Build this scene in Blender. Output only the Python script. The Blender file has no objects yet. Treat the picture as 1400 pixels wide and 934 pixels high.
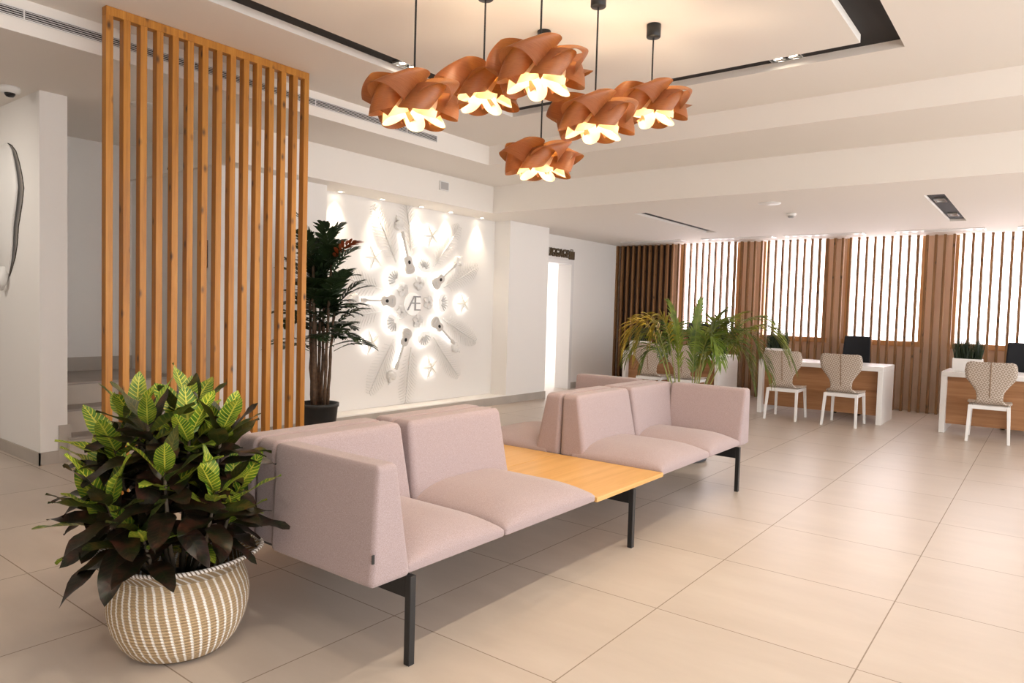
import bpy, bmesh, math, random
from mathutils import Vector, Matrix

SC = bpy.context.scene
COL = SC.collection
PI = math.pi

# ------------------------------------------------------------------ helpers
class MB:
    """collects vertices and faces that become ONE mesh object"""
    def __init__(s):
        s.v, s.f, s.uv, s.c = [], [], {}, {}
        s.smooth = True
    def add(s, verts, faces, uv=None, col=None):
        o = len(s.v)
        s.v += [tuple(p) for p in verts]
        s.f += [tuple(o + i for i in f) for f in faces]
        if uv:
            for i, q in enumerate(uv): s.uv[o + i] = q
        if col is not None:
            for i in range(len(verts)): s.c[o + i] = col
        return o
    def build(s, name, mat, parent=None, loc=(0, 0, 0), smooth=None, angle=None):
        me = bpy.data.meshes.new(name)
        me.from_pydata(s.v, [], s.f)
        if s.uv:
            l = me.uv_layers.new(name='UVMap')
            for i, lp in enumerate(me.loops):
                l.data[i].uv = s.uv.get(lp.vertex_index, (0, 0))
        if s.c:
            a = me.attributes.new('tone', 'FLOAT', 'POINT')
            for i in range(len(s.v)): a.data[i].value = s.c.get(i, 0.0)
        bm = bmesh.new(); bm.from_mesh(me)
        bmesh.ops.recalc_face_normals(bm, faces=bm.faces)
        bm.to_mesh(me); bm.free()
        if smooth if smooth is not None else s.smooth:
            for p in me.polygons: p.use_smooth = True
            if angle is not None:
                me.set_sharp_from_angle(angle=angle)
        o = bpy.data.objects.new(name, me)
        if mat is not None: me.materials.append(mat)
        COL.objects.link(o)
        o.location = loc
        if parent is not None: o.parent = parent
        return o

def from_bm(mb, bm, M=None, uv=None, col=None):
    bm.verts.index_update()
    vs = [(M @ v.co) if M else v.co.copy() for v in bm.verts]
    mb.add(vs, [[v.index for v in f.verts] for f in bm.faces], uv, col)
    bm.free()

def box(mb, x0, x1, y0, y1, z0, z1, bev=0.0, seg=2, M=None):
    bm = bmesh.new()
    bmesh.ops.create_cube(bm, size=1)
    for v in bm.verts:
        v.co = Vector(((x0 + x1) / 2 + v.co.x * (x1 - x0), (y0 + y1) / 2 + v.co.y * (y1 - y0), (z0 + z1) / 2 + v.co.z * (z1 - z0)))
    if bev > 0:
        bmesh.ops.bevel(bm, geom=list(bm.edges), offset=bev, segments=seg, affect='EDGES', profile=0.5)
    from_bm(mb, bm, M)

def hexa(mb, bot, top, bev=0.0):
    """box between two quads (4 points each, same winding)"""
    bm = bmesh.new()
    b = [bm.verts.new(p) for p in bot]; t = [bm.verts.new(p) for p in top]
    bm.faces.new(b[::-1]); bm.faces.new(t)
    for i in range(4): bm.faces.new((b[i], b[(i + 1) % 4], t[(i + 1) % 4], t[i]))
    bmesh.ops.recalc_face_normals(bm, faces=bm.faces)
    if bev > 0: bmesh.ops.bevel(bm, geom=list(bm.edges), offset=bev, segments=2, affect='EDGES', profile=0.5)
    from_bm(mb, bm)

def frame_of(d):
    d = d.normalized()
    a = Vector((0, 0, 1)) if abs(d.z) < 0.95 else Vector((1, 0, 0))
    u = d.cross(a).normalized(); w = u.cross(d).normalized()
    return u, w

def tube(mb, pts, r, n=8, cap=True, col=None):
    pts = [Vector(p) for p in pts]
    rs = r if isinstance(r, (list, tuple)) else [r] * len(pts)
    vs, fs = [], []
    u = w = None
    for i, p in enumerate(pts):
        d = (pts[min(i + 1, len(pts) - 1)] - pts[max(i - 1, 0)])
        if u is None: u, w = frame_of(d)
        else:
            dn = d.normalized(); u = (u - dn * u.dot(dn)).normalized(); w = u.cross(dn).normalized() * (1)
        for k in range(n):
            a = 2 * PI * k / n
            vs.append(p + (u * math.cos(a) + w * math.sin(a)) * rs[i])
    for i in range(len(pts) - 1):
        for k in range(n):
            fs.append((i * n + k, i * n + (k + 1) % n, (i + 1) * n + (k + 1) % n, (i + 1) * n + k))
    if cap:
        fs.append(tuple(range(n))[::-1]); fs.append(tuple((len(pts) - 1) * n + k for k in range(n)))
    mb.add(vs, fs, None, col)

def lathe(mb, prof, n=32, c=(0, 0, 0), cap=False, uvs=False, sx=1, sy=1):
    vs, fs, uv = [], [], []
    m = len(prof)
    cols = n + 1 if uvs else n
    for k in range(cols):
        a = 2 * PI * k / n
        for j, (r, z) in enumerate(prof):
            vs.append((c[0] + r * math.cos(a) * sx, c[1] + r * math.sin(a) * sy, c[2] + z)); uv.append((k / n, j / (m - 1)))
    for k in range(n):
        k2 = k + 1 if uvs else (k + 1) % n
        for j in range(m - 1):
            fs.append((k * m + j, k2 * m + j, k2 * m + j + 1, k * m + j + 1))
    if cap:
        fs.append(tuple(k * m for k in range(n))[::-1]); fs.append(tuple(k * m + m - 1 for k in range(n)))
    mb.add(vs, fs, uv if uvs else None)

def prism(mb, poly, y0, y1, bev=0.0):
    """polygon in the xz plane extruded along y"""
    bm = bmesh.new()
    a = [bm.verts.new((p[0], y0, p[1])) for p in poly]; b = [bm.verts.new((p[0], y1, p[1])) for p in poly]
    fa = bm.faces.new(a); bm.faces.new(b[::-1])
    n = len(poly)
    for i in range(n): bm.faces.new((a[i], b[i], b[(i + 1) % n], a[(i + 1) % n]))
    bmesh.ops.recalc_face_normals(bm, faces=bm.faces)
    if bev > 0:
        ed = [e for e in fa.edges]
        bmesh.ops.bevel(bm, geom=ed, offset=bev, segments=2, affect='EDGES', profile=0.5)
    bmesh.ops.triangulate(bm, faces=[f for f in bm.faces if len(f.verts) > 4])
    from_bm(mb, bm)

def axis_coords(a, r, nin=6, nr=4):
    if r <= 0: return [-a + 2 * a * i / nin for i in range(nin + 1)]
    c = [-a + r * k / nr for k in range(nr)]
    c += [-a + r + (2 * a - 2 * r) * k / nin for k in range(nin + 1)]
    c += [a - r + r * (k + 1) / nr for k in range(nr)]
    return c

def rbox(mb, x0, x1, y0, y1, z0, z1, r=0.02, deform=None, nin=6, nr=4, er=None):
    """soft rounded box; deform(p) moves points afterwards; er = extra dense edge band"""
    C = Vector(((x0 + x1) / 2, (y0 + y1) / 2, (z0 + z1) / 2))
    h = ((x1 - x0) / 2, (y1 - y0) / 2, (z1 - z0) / 2)
    er = er or r
    ax = [axis_coords(h[i], min(er, h[i] * .9), nin, nr) for i in range(3)]
    N = [len(a) for a in ax]
    idx, vs, fs = {}, [], []
    def V(i, j, k):
        key = (i, j, k)
        if key not in idx:
            p = Vector((ax[0][i], ax[1][j], ax[2][k]))
            q = Vector([max(-h[t] + r, min(h[t] - r, p[t])) for t in range(3)])
            d = p - q
            if d.length > 1e-9: p = q + d.normalized() * min(r, max(abs(d.x), abs(d.y), abs(d.z)) if False else r)
            p = p + C
            if deform: p = deform(p)
            idx[key] = len(vs); vs.append(p)
        return idx[key]
    for (a, b, c) in ((0, 1, 2), (1, 2, 0), (2, 0, 1)):
        for side in (0, N[c] - 1):
            for i in range(N[a] - 1):
                for j in range(N[b] - 1):
                    q = []
                    for (ii, jj) in ((i, j), (i + 1, j), (i + 1, j + 1), (i, j + 1)):
                        t = [0, 0, 0]; t[a] = ii; t[b] = jj; t[c] = side
                        q.append(V(*t))
                    fs.append(tuple(q) if side else tuple(q[::-1]))
    mb.add(vs, fs)

def thing(name, label, cat, loc=(0, 0, 0), rz=0.0, group=None):
    o = bpy.data.objects.new(name, None); COL.objects.link(o)
    o.empty_display_size = 0.1
    o.location = loc; o.rotation_euler = (0, 0, rz)
    return tag(o, label, cat, group)

def tag(o, label, cat, group=None):
    o['label'] = label; o['category'] = cat
    if group: o['group'] = group
    return o

def struct(name, mb, mat, smooth=False, parent=None):
    o = mb.build(name, mat, parent, smooth=smooth)
    o['kind'] = 'structure'
    return o

def kids(o): return [c for c in bpy.data.objects if c.parent is o]

def copy_tree(o, label=None, parent=None):
    c = o.copy(); COL.objects.link(c)
    if parent is not None: c.parent = parent
    if label: c['label'] = label
    for ch in kids(o): copy_tree(ch, None, c)
    return c

# ------------------------------------------------------------------ materials
def new_mat(name):
    m = bpy.data.materials.new(name); m.use_nodes = True
    nt = m.node_tree
    b = nt.nodes['Principled BSDF']
    return m, nt, b

def pbr(name, col, rough=0.5, metal=0.0, spec=0.5, emit=None, es=0.0, bump=0.0, bscale=200, var=0.0, vscale=3):
    m, nt, b = new_mat(name)
    b.inputs['Base Color'].default_value = (*col, 1)
    b.inputs['Roughness'].default_value = rough
    b.inputs['Metallic'].default_value = metal
    b.inputs['Specular IOR Level'].default_value = spec
    if emit:
        b.inputs['Emission Color'].default_value = (*emit, 1); b.inputs['Emission Strength'].default_value = es
    if bump or var:
        tc = nt.nodes.new('ShaderNodeTexCoord')
    if var:
        n = nt.nodes.new('ShaderNodeTexNoise'); n.inputs['Scale'].default_value = vscale; n.inputs['Detail'].default_value = 4
        nt.links.new(tc.outputs['Object'], n.inputs['Vector'])
        r = nt.nodes.new('ShaderNodeValToRGB')
        r.color_ramp.elements[0].color = (*[c * (1 - var) for c in col], 1); r.color_ramp.elements[1].color = (*[min(1, c * (1 + var)) for c in col], 1)
        r.color_ramp.elements[0].position = .3; r.color_ramp.elements[1].position = .7
        nt.links.new(n.outputs['Fac'], r.inputs['Fac']); nt.links.new(r.outputs['Color'], b.inputs['Base Color'])
    if bump:
        n = nt.nodes.new('ShaderNodeTexNoise'); n.inputs['Scale'].default_value = bscale; n.inputs['Detail'].default_value = 2
        bp = nt.nodes.new('ShaderNodeBump'); bp.inputs['Strength'].default_value = bump; bp.inputs['Distance'].default_value = 0.002
        nt.links.new(tc.outputs['Object'], n.inputs['Vector'])
        nt.links.new(n.outputs['Fac'], bp.inputs['Height']); nt.links.new(bp.outputs['Normal'], b.inputs['Normal'])
    return m

class NT:
    """tiny node-graph writer"""
    def __init__(s, nt): s.nt = nt
    def n(s, t, **kw):
        x = s.nt.nodes.new(t)
        for k, v in kw.items(): setattr(x, k, v)
        return x
    def put(s, node, key, val):
        if hasattr(val, 'is_output'): s.nt.links.new(val, node.inputs[key])
        else: node.inputs[key].default_value = val
    def math(s, op, a, b=None, c=None):
        x = s.n('ShaderNodeMath', operation=op)
        s.put(x, 0, a)
        if b is not None: s.put(x, 1, b)
        if c is not None: s.put(x, 2, c)
        return x.outputs[0]
    def mix(s, f, a, b):
        x = s.n('ShaderNodeMix', data_type='RGBA')
        s.put(x, 0, f); s.put(x, 6, a if hasattr(a, 'is_output') else (*a, 1)); s.put(x, 7, b if hasattr(b, 'is_output') else (*b, 1))
        return x.outputs[2]
    def obj(s):
        return s.n('ShaderNodeTexCoord').outputs['Object']
    def uv(s):
        return s.n('ShaderNodeTexCoord').outputs['UV']
    def scale(s, vec, sc, off=None):
        x = s.n('ShaderNodeMapping'); s.nt.links.new(vec, x.inputs[0]); x.inputs['Scale'].default_value = sc
        if off is not None: s.put(x, 'Location', off)
        return x.outputs[0]
    def noise(s, vec, scale=5, detail=4, rough=.5, dist=0):
        x = s.n('ShaderNodeTexNoise'); s.nt.links.new(vec, x.inputs['Vector'])
        x.inputs['Scale'].default_value = scale; x.inputs['Detail'].default_value = detail; x.inputs['Roughness'].default_value = rough; x.inputs['Distortion'].default_value = dist
        return x.outputs['Fac']
    def ramp(s, f, stops):
        x = s.n('ShaderNodeValToRGB'); s.nt.links.new(f, x.inputs[0])
        e = x.color_ramp.elements
        while len(e) < len(stops): e.new(0.5)
        for i, (p, c) in enumerate(stops):
            e[i].position = p; e[i].color = (*c, 1) if len(c) == 3 else c
        return x.outputs[0]
    def sep(s, vec):
        x = s.n('ShaderNodeSeparateXYZ'); s.nt.links.new(vec, x.inputs[0]); return x.outputs
    def bump(s, h, strength, dist, bsdf):
        x = s.n('ShaderNodeBump'); x.inputs['Strength'].default_value = strength; x.inputs['Distance'].default_value = dist
        s.nt.links.new(h, x.inputs['Height']); s.nt.links.new(x.outputs[0], bsdf.inputs['Normal'])

def wood(name, dark, mid, light, axis='z', scale=1.0, rough=.5, knots=False):
    m, nt, b = new_mat(name); g = NT(nt)
    v = g.obj()
    oi = g.n('ShaderNodeObjectInfo').outputs['Random']
    cm = g.n('ShaderNodeCombineXYZ')
    k = g.math('MULTIPLY', oi, 37.0)
    for i in range(3): nt.links.new(k, cm.inputs[i])
    va = g.n('ShaderNodeVectorMath', operation='ADD'); nt.links.new(v, va.inputs[0]); nt.links.new(cm.outputs[0], va.inputs[1])
    v = va.outputs[0]
    sc = {'x': (.6, 12, 12), 'y': (12, .6, 12), 'z': (12, 12, .6)}[axis]
    s = g.scale(v, tuple(c * scale for c in sc))
    n1 = g.noise(s, 1.6, 6, .6, .6)
    n2 = g.noise(g.scale(v, tuple(c * scale * 6 for c in sc)), 2, 3)
    f = g.math('ADD', g.math('MULTIPLY', n1, .75), g.math('MULTIPLY', n2, .25))
    c = g.ramp(f, [(.3, dark), (.5, mid), (.7, light)])
    if knots:
        vo = g.n('ShaderNodeTexVoronoi'); vo.inputs['Scale'].default_value = 1.0
        ks = {'x': (5, 11, 11), 'y': (11, 5, 11), 'z': (11, 11, 5)}[axis]
        nt.links.new(g.scale(v, ks), vo.inputs['Vector'])
        kf = g.ramp(vo.outputs['Distance'], [(.05, (1, 1, 1)), (.20, (0, 0, 0))])
        c = g.mix(kf, c, tuple(x * .25 for x in dark))
    nt.links.new(c, b.inputs['Base Color'])
    b.inputs['Roughness'].default_value = rough
    g.bump(n2, .15, .001, b)
    return m

M = {}
M['paint'] = pbr('white_wall_paint', (.86, .83, .795), .75, bump=.05, bscale=90)
M['paint_ceiling'] = pbr('ceiling_paint', (.86, .815, .76), .8)
M['paint_black'] = pbr('matte_black_paint', (.012, .010, .010), .7)
M['metal_black'] = pbr('black_powder_coat', (.012, .012, .013), .42)
M['white_gloss'] = pbr('white_lacquer', (.84, .82, .80), .25)
M['white_plastic'] = pbr('white_plastic', (.8, .79, .77), .4)
M['grey_metal'] = pbr('brushed_steel', (.6, .6, .6), .3, 1.0)
M['plaster_relief'] = pbr('relief_plaster', (.80, .78, .75), .6)
M['guitar_grey'] = pbr('relief_warm_grey', (.62, .59, .55), .5)
M['letter_grey'] = pbr('monogram_grey', (.36, .35, .35), .5)
M['shell_grey'] = pbr('relief_shell_grey', (.66, .65, .64), .5)
M['led'] = pbr('led_strip', (1, 1, 1), .5, emit=(1, .97, .93), es=2.4)
M['lamp_glow'] = pbr('halogen_glow', (1, 1, 1), .5, emit=(1, .9, .72), es=14)
M['bulb'] = pbr('warm_bulb_glass', (1, .95, .85), .4, emit=(1, .82, .52), es=14)
M['daylight_pane'] = pbr('daylit_blind', (.9, .9, .9), .6, emit=(1, .95, 1.0), es=3.2)
M['black_plastic'] = pbr('black_plastic', (.01, .01, .011), .35)
M['black_mesh'] = pbr('black_mesh_fabric', (.008, .009, .012), .85, bump=.3, bscale=400)
M['screen_black'] = pbr('monitor_panel', (.006, .006, .008), .15)
M['pot_black'] = pbr('dark_pot_plastic', (.02, .02, .021), .5, bump=.1, bscale=60)
M['saucer'] = pbr('slate_saucer', (.055, .065, .08), .45)
M['soil'] = pbr('potting_soil', (.03, .02, .014), .95, bump=.8, bscale=80, var=.5, vscale=60)
M['skirting'] = pbr('tile_skirting', (.44, .39, .34), .45, var=.08, vscale=4)
M['stair'] = pbr('stair_tile', (.50, .44, .38), .45, var=.06, vscale=4)
M['stair_tread'] = pbr('stair_tread_stone', (.34, .30, .27), .5, var=.08, vscale=4)
M['corner_shade'] = pbr('corner_shade_brown', (.045, .022, .012), .6, var=.2, vscale=6)  # dark brown stands in for the deep shade behind the corner slats
M['beige_wall'] = pbr('beige_render', (.80, .62, .47), .8)
M['pine'] = wood('orange_stained_pine', (.28, .098, .008), (.45, .180, .018), (.56, .255, .040), 'z', 1, .45, True)
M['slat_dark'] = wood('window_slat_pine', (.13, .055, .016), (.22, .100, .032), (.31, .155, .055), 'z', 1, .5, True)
M['oak'] = wood('light_oak', (.55, .29, .085), (.64, .355, .115), (.70, .42, .16), 'x', .7, .38)
M['walnut'] = wood('desk_walnut_veneer', (.24, .105, .04), (.36, .17, .07), (.46, .24, .11), 'y', .6, .45)
M['window_wood'] = wood('window_frame_pine', (.50, .28, .12), (.62, .38, .18), (.70, .46, .24), 'z', 1, .5)
M['sign_wood'] = pbr('dark_sign_wood', (.085, .052, .018), .5)
M['leaf_green'] = None

def mat_floor():
    m, nt, b = new_mat('beige_porcelain_tile'); g = NT(nt)
    v = g.obj(); x, y, z = g.sep(v)
    T = .9013
    tx = g.math('DIVIDE', g.math('SUBTRACT', x, 2.256), T); ty = g.math('DIVIDE', g.math('SUBTRACT', y, 3.277), T)
    fx = g.math('ABSOLUTE', g.math('SUBTRACT', g.math('FRACT', g.math('ADD', tx, 100.5)), .5))
    fy = g.math('ABSOLUTE', g.math('SUBTRACT', g.math('FRACT', g.math('ADD', ty, 100.5)), .5))
    # distance to nearest joint: value near 0 at the joint after the half shift
    d = g.math('MULTIPLY', g.math('MINIMUM', fx, fy), T)
    grout = g.math('LESS_THAN', d, .0028)
    cm = g.n('ShaderNodeCombineXYZ')
    nt.links.new(g.math('FLOOR', tx), cm.inputs[0]); nt.links.new(g.math('FLOOR', ty), cm.inputs[1])
    wn = g.n('ShaderNodeTexWhiteNoise', noise_dimensions='3D'); nt.links.new(cm.outputs[0], wn.inputs['Vector'])
    off = g.n('ShaderNodeVectorMath', operation='MULTIPLY'); nt.links.new(wn.outputs['Color'], off.inputs[0]); off.inputs[1].default_value = (40, 40, 40)
    ad = g.n('ShaderNodeVectorMath', operation='ADD'); nt.links.new(v, ad.inputs[0]); nt.links.new(off.outputs[0], ad.inputs[1])
    n = g.noise(g.scale(ad.outputs[0], (3.4, .9, 1)), 1.3, 6, .6, .2)
    c = g.ramp(n, [(.25, (.485, .41, .345)), (.55, (.54, .462, .395)), (.8, (.585, .508, .44))])
    tone = g.math('ADD', g.math('MULTIPLY', wn.outputs['Value'], .06), .97)
    mm = g.n('ShaderNodeVectorMath', operation='SCALE'); nt.links.new(c, mm.inputs[0]); nt.links.new(tone, mm.inputs['Scale'])
    c = g.mix(grout, mm.outputs[0], (.27, .21, .16))
    nt.links.new(c, b.inputs['Base Color'])
    r = g.math('ADD', g.math('MULTIPLY', n, .16), .26)
    nt.links.new(g.math('MAXIMUM', r, g.math('MULTIPLY', grout, .8)), b.inputs['Roughness'])
    b.inputs['Specular IOR Level'].default_value = .5
    g.bump(g.math('SUBTRACT', 1.0, grout), .4, .001, b)
    return m
M['floor'] = mat_floor()

def mat_fabric():
    m, nt, b = new_mat('heather_mauve_wool'); g = NT(nt)
    v = g.obj()
    n = g.noise(v, 420, 2, .7)
    n2 = g.noise(v, 260, 3, .6)
    c = g.ramp(g.math('ADD', g.math('MULTIPLY', n, .6), g.math('MULTIPLY', n2, .4)), [(.36, (.285, .215, .215)), (.5, (.365, .285, .285)), (.64, (.45, .365, .365))])
    nt.links.new(c, b.inputs['Base Color']); b.inputs['Roughness'].default_value = .9
    b.inputs['Specular IOR Level'].default_value = .15
    b.inputs['Sheen Weight'].default_value = .2
    g.bump(n, .35, .0015, b)
    return m
M['fabric'] = mat_fabric()

def mat_basket():
    m, nt, b = new_mat('woven_seagrass'); g = NT(nt)
    u, w, _ = g.sep(g.uv())
    tw = g.math('ADD', g.math('MULTIPLY', u, 48), g.math('MULTIPLY', w, 2.2))
    coil = g.math('FRACT', g.math('MULTIPLY', w, 34))
    zig = g.math('MULTIPLY', g.math('SUBTRACT', coil, .5), .14)
    fr = g.math('FRACT', g.math('ADD', tw, zig))
    st = g.math('LESS_THAN', g.math('ABSOLUTE', g.math('SUBTRACT', fr, .5)), .145)
    n = g.noise(g.scale(g.uv(), (60, 90, 1)), 3, 4)
    c = g.ramp(n, [(.3, (.30, .19, .09)), (.55, (.48, .34, .19)), (.75, (.60, .46, .29))])
    edge = g.math('GREATER_THAN', g.math('ABSOLUTE', g.math('SUBTRACT', coil, .5)), .44)
    c = g.mix(g.math('MULTIPLY', edge, .55), c, (.12, .07, .035))
    c = g.mix(st, c, (.86, .82, .77))
    nt.links.new(c, b.inputs['Base Color']); b.inputs['Roughness'].default_value = .85
    h = g.math('ADD', g.math('SINE', g.math('MULTIPLY', coil, PI)), g.math('MULTIPLY', st, .6))
    g.bump(h, .8, .004, b)
    return m
M['basket'] = mat_basket()

def mat_rim():
    m, nt, b = new_mat('stitched_rim'); g = NT(nt)
    u, w, _ = g.sep(g.uv())
    fr = g.math('FRACT', g.math('ADD', g.math('MULTIPLY', u, 110), g.math('MULTIPLY', w, 2)))
    c = g.mix(g.math('LESS_THAN', fr, .6), (.16, .11, .07), (.80, .75, .70))
    nt.links.new(c, b.inputs['Base Color']); b.inputs['Roughness'].default_value = .85
    g.bump(fr, .6, .003, b)
    return m
M['rim'] = mat_rim()

def mat_croton():
    m, nt, b = new_mat('croton_leaf'); g = NT(nt)
    u, w, _ = g.sep(g.uv())      # u along 0..1, w across -1..1
    at = g.n('ShaderNodeAttribute', attribute_name='tone').outputs['Fac']
    aw = g.math('ABSOLUTE', w)
    wob = g.noise(g.scale(g.obj(), (30, 30, 30)), 1, 2)
    ve = g.math('FRACT', g.math('ADD', g.math('SUBTRACT', g.math('MULTIPLY', u, 12), g.math('MULTIPLY', aw, 1.6)), g.math('MULTIPLY', wob, .5)))
    vein = g.math('LESS_THAN', ve, .22)
    mid = g.math('LESS_THAN', aw, .08)
    v = g.math('MAXIMUM', vein, mid)
    blot = g.noise(g.scale(g.obj(), (22, 22, 22)), 1, 3)
    dark = g.ramp(blot, [(.32, (.004, .010, .003)), (.5, (.012, .008, .005)), (.68, (.042, .013, .008))])
    br = g.ramp(blot, [(.3, (.035, .12, .012)), (.5, (.12, .26, .02)), (.7, (.32, .38, .03))])
    base = g.mix(at, dark, br)
    vc = g.mix(at, (.045, .03, .012), (.80, .74, .09))
    vf = g.math('MULTIPLY', v, g.math('ADD', g.math('MULTIPLY', at, .6), .35))
    c = g.mix(vf, base, vc)
    nt.links.new(c, b.inputs['Base Color']); b.inputs['Roughness'].default_value = .36
    b.inputs['Specular IOR Level'].default_value = .45
    g.bump(v, .25, .002, b)
    return m
M['croton'] = mat_croton()

def mat_leaf(name, dark, light, tip):
    m, nt, b = new_mat(name); g = NT(nt)
    at = g.n('ShaderNodeAttribute', attribute_name='tone').outputs['Fac']
    n = g.noise(g.scale(g.obj(), (9, 9, 9)), 1.3, 3)
    c = g.ramp(n, [(.3, dark), (.7, light)])
    c = g.mix(at, c, tip)
    nt.links.new(c, b.inputs['Base Color']); b.inputs['Roughness'].default_value = .42
    tr = g.n('ShaderNodeBsdfTranslucent'); nt.links.new(c, tr.inputs['Color'])
    mx = g.n('ShaderNodeMixShader'); mx.inputs[0].default_value = .25
    nt.links.new(b.outputs[0], mx.inputs[1]); nt.links.new(tr.outputs[0], mx.inputs[2])
    nt.links.new(mx.outputs[0], nt.nodes['Material Output'].inputs[0])
    return m
M['palm'] = mat_leaf('palm_leaf', (.035, .080, .010), (.20, .27, .028), (.66, .46, .03))
M['cane_leaf'] = mat_leaf('cane_palm_leaf', (.010, .022, .008), (.03, .055, .018), (.30, .05, .01))
M['grass'] = mat_leaf('planter_grass', (.010, .022, .012), (.03, .05, .022), (.08, .11, .05))
M['cane'] = pbr('brown_cane', (.10, .055, .028), .7, var=.4, vscale=30)
M['croton_stem'] = pbr('croton_stem', (.07, .05, .03), .7, var=.3, vscale=30)
M['palm_stem'] = pbr('palm_rachis', (.22, .24, .05), .5)

def mat_veneer(name, stops, tcol, tf):
    m, nt, b = new_mat(name); g = NT(nt)
    v = g.uv()
    n = g.noise(g.scale(v, (2.5, 40, 1)), 2.2, 6, .6, .3)
    n2 = g.noise(g.scale(v, (6, 150, 1)), 2, 3)
    f = g.math('ADD', g.math('MULTIPLY', n, .6), g.math('MULTIPLY', n2, .4))
    c = g.ramp(f, stops)
    nt.links.new(c, b.inputs['Base Color']); b.inputs['Roughness'].default_value = .45
    tr = g.n('ShaderNodeBsdfTranslucent'); tr.inputs['Color'].default_value = tcol
    mx = g.n('ShaderNodeMixShader'); mx.inputs[0].default_value = tf
    nt.links.new(b.outputs[0], mx.inputs[1]); nt.links.new(tr.outputs[0], mx.inputs[2])
    nt.links.new(mx.outputs[0], nt.nodes['Material Output'].inputs[0])
    return m
M['veneer'] = mat_veneer('cherry_veneer', [(.34, (.20, .062, .020)), (.5, (.31, .105, .036)), (.64, (.41, .16, .062))], (.9, .38, .08, 1), .13)
M['veneer_lit'] = mat_veneer('bulb_lit_veneer', [(.34, (.66, .50, .28)), (.5, (.78, .63, .40)), (.64, (.84, .70, .48))], (.95, .74, .40, 1), .3)  # inner veneer made paler to carry the bulb's light in its colour

def mat_pattern():
    m, nt, b = new_mat('key_pattern_fabric'); g = NT(nt)
    u, w, _ = g.sep(g.uv())
    S = 17.0
    gx = g.math('ABSOLUTE', g.math('SUBTRACT', g.math('FRACT', g.math('MULTIPLY', u, S)), .5))
    gy = g.math('ABSOLUTE', g.math('SUBTRACT', g.math('FRACT', g.math('MULTIPLY', w, S)), .5))
    d = g.math('ADD', gx, gy)      # diamond rings
    r = g.math('FRACT', g.math('MULTIPLY', d, 2.0))
    ln = g.math('LESS_THAN', r, .48)
    c = g.mix(ln, (.33, .255, .20), (.60, .52, .44))
    nt.links.new(c, b.inputs['Base Color']); b.inputs['Roughness'].default_value = .75
    return m
M['pattern'] = mat_pattern()
M['piping'] = pbr('brown_seam_piping', (.30, .20, .13), .8)

# ------------------------------------------------------------------ levels (metres)
Z1, Z2, Z3 = 3.386, 3.164, 2.792        # lounge ceiling, step ceiling, office ceiling
YA, XA = 5.45, 6.56                     # upper step
YB, XB = 6.34, 7.75                     # lower step
YP = 6.60                               # pillar faces
XW = 12.86                              # wall behind the window slats
YL = 7.10                               # luggage-room wall
YMIN, XMIN = -5.0, -3.0

# ------------------------------------------------------------------ setting
mb = MB(); box(mb, XMIN - .2, 16.0, YMIN - .5, 12.0, -.12, 0); struct('floor', mb, M['floor'])

# lounge ceiling with the rectangular light channel
cx0, cx1, cy0, cy1, cw = -1.2, 5.69, .93, 4.43, .24
mb = MB()
T = .25
def cslab(x0, x1, y0, y1): box(mb, x0, x1, y0, y1, Z1, Z1 + T)
cslab(XMIN, XA, cy1, YA); cslab(XMIN, XA, YMIN, cy0)
cslab(XMIN, cx0, cy0, cy1); cslab(cx1, XA, cy0, cy1)
cslab(cx0 + cw, cx1 - cw, cy0 + cw, cy1 - cw)
struct('ceiling', mb, M['paint_ceiling'])
mb = MB()
h0 = Z1 + .058
box(mb, cx0, cx1, cy0, cy0 + cw, h0, h0 + .1); box(mb, cx0, cx1, cy1 - cw, cy1, h0, h0 + .1)
box(mb, cx0, cx0 + cw, cy0 + cw, cy1 - cw, h0, h0 + .1); box(mb, cx1 - cw, cx1, cy0 + cw, cy1 - cw, h0, h0 + .1)
e = .006
for (a, b_, c, d) in ((cx0 + cw - e, cx1 - cw + e, cy1 - cw - e, cy1 - cw), (cx1 - cw, cx1 - cw + e, cy0 + cw, cy1 - cw)):
    pass
o = struct('ceiling_channel', mb, M['paint_black'])
# step ceiling (z2) and the faces of the two steps
mb = MB()
box(mb, XMIN, XB, YA, YB, Z2, Z1 + T); box(mb, XA, XB, YMIN, YA, Z2, Z1 + T)
box(mb, XMIN, 3.74, YB, 12.0, Z2, Z2 + .3)
struct('ceiling_step', mb, M['paint_ceiling'])
# office ceiling and beams (z3), with recessed light slots
slots = [(8.62, 11.12, 4.40, 4.575), (8.70, 11.10, .975, 1.165)]
mb = MB()
def c3(x0, x1, y0, y1): box(mb, x0, x1, y0, y1, Z3, Z2 + .3)
c3(3.74, XB, YB, YP + 2.5); c3(XB, 8.60, YMIN, YP + 2.5); c3(11.14, 16, YMIN, YP + 2.5)
ys = [YMIN, slots[1][2], slots[1][3], slots[0][2], slots[0][3], YP + 2.5]
c3(8.60, 11.14, ys[0], ys[1]); c3(8.60, 11.14, ys[2], ys[3]); c3(8.60, 11.14, ys[4], ys[5])
for s in slots:
    c3(8.60, s[0], s[2], s[3]); c3(s[1], 11.14, s[2], s[3])
struct('ceiling_office', mb, M['paint_ceiling'])
mb = MB()
for s in slots: box(mb, s[0], s[1], s[2], s[3], Z3 + .03, Z3 + .08)
struct('ceiling_slot', mb, M['paint_black'])

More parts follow.
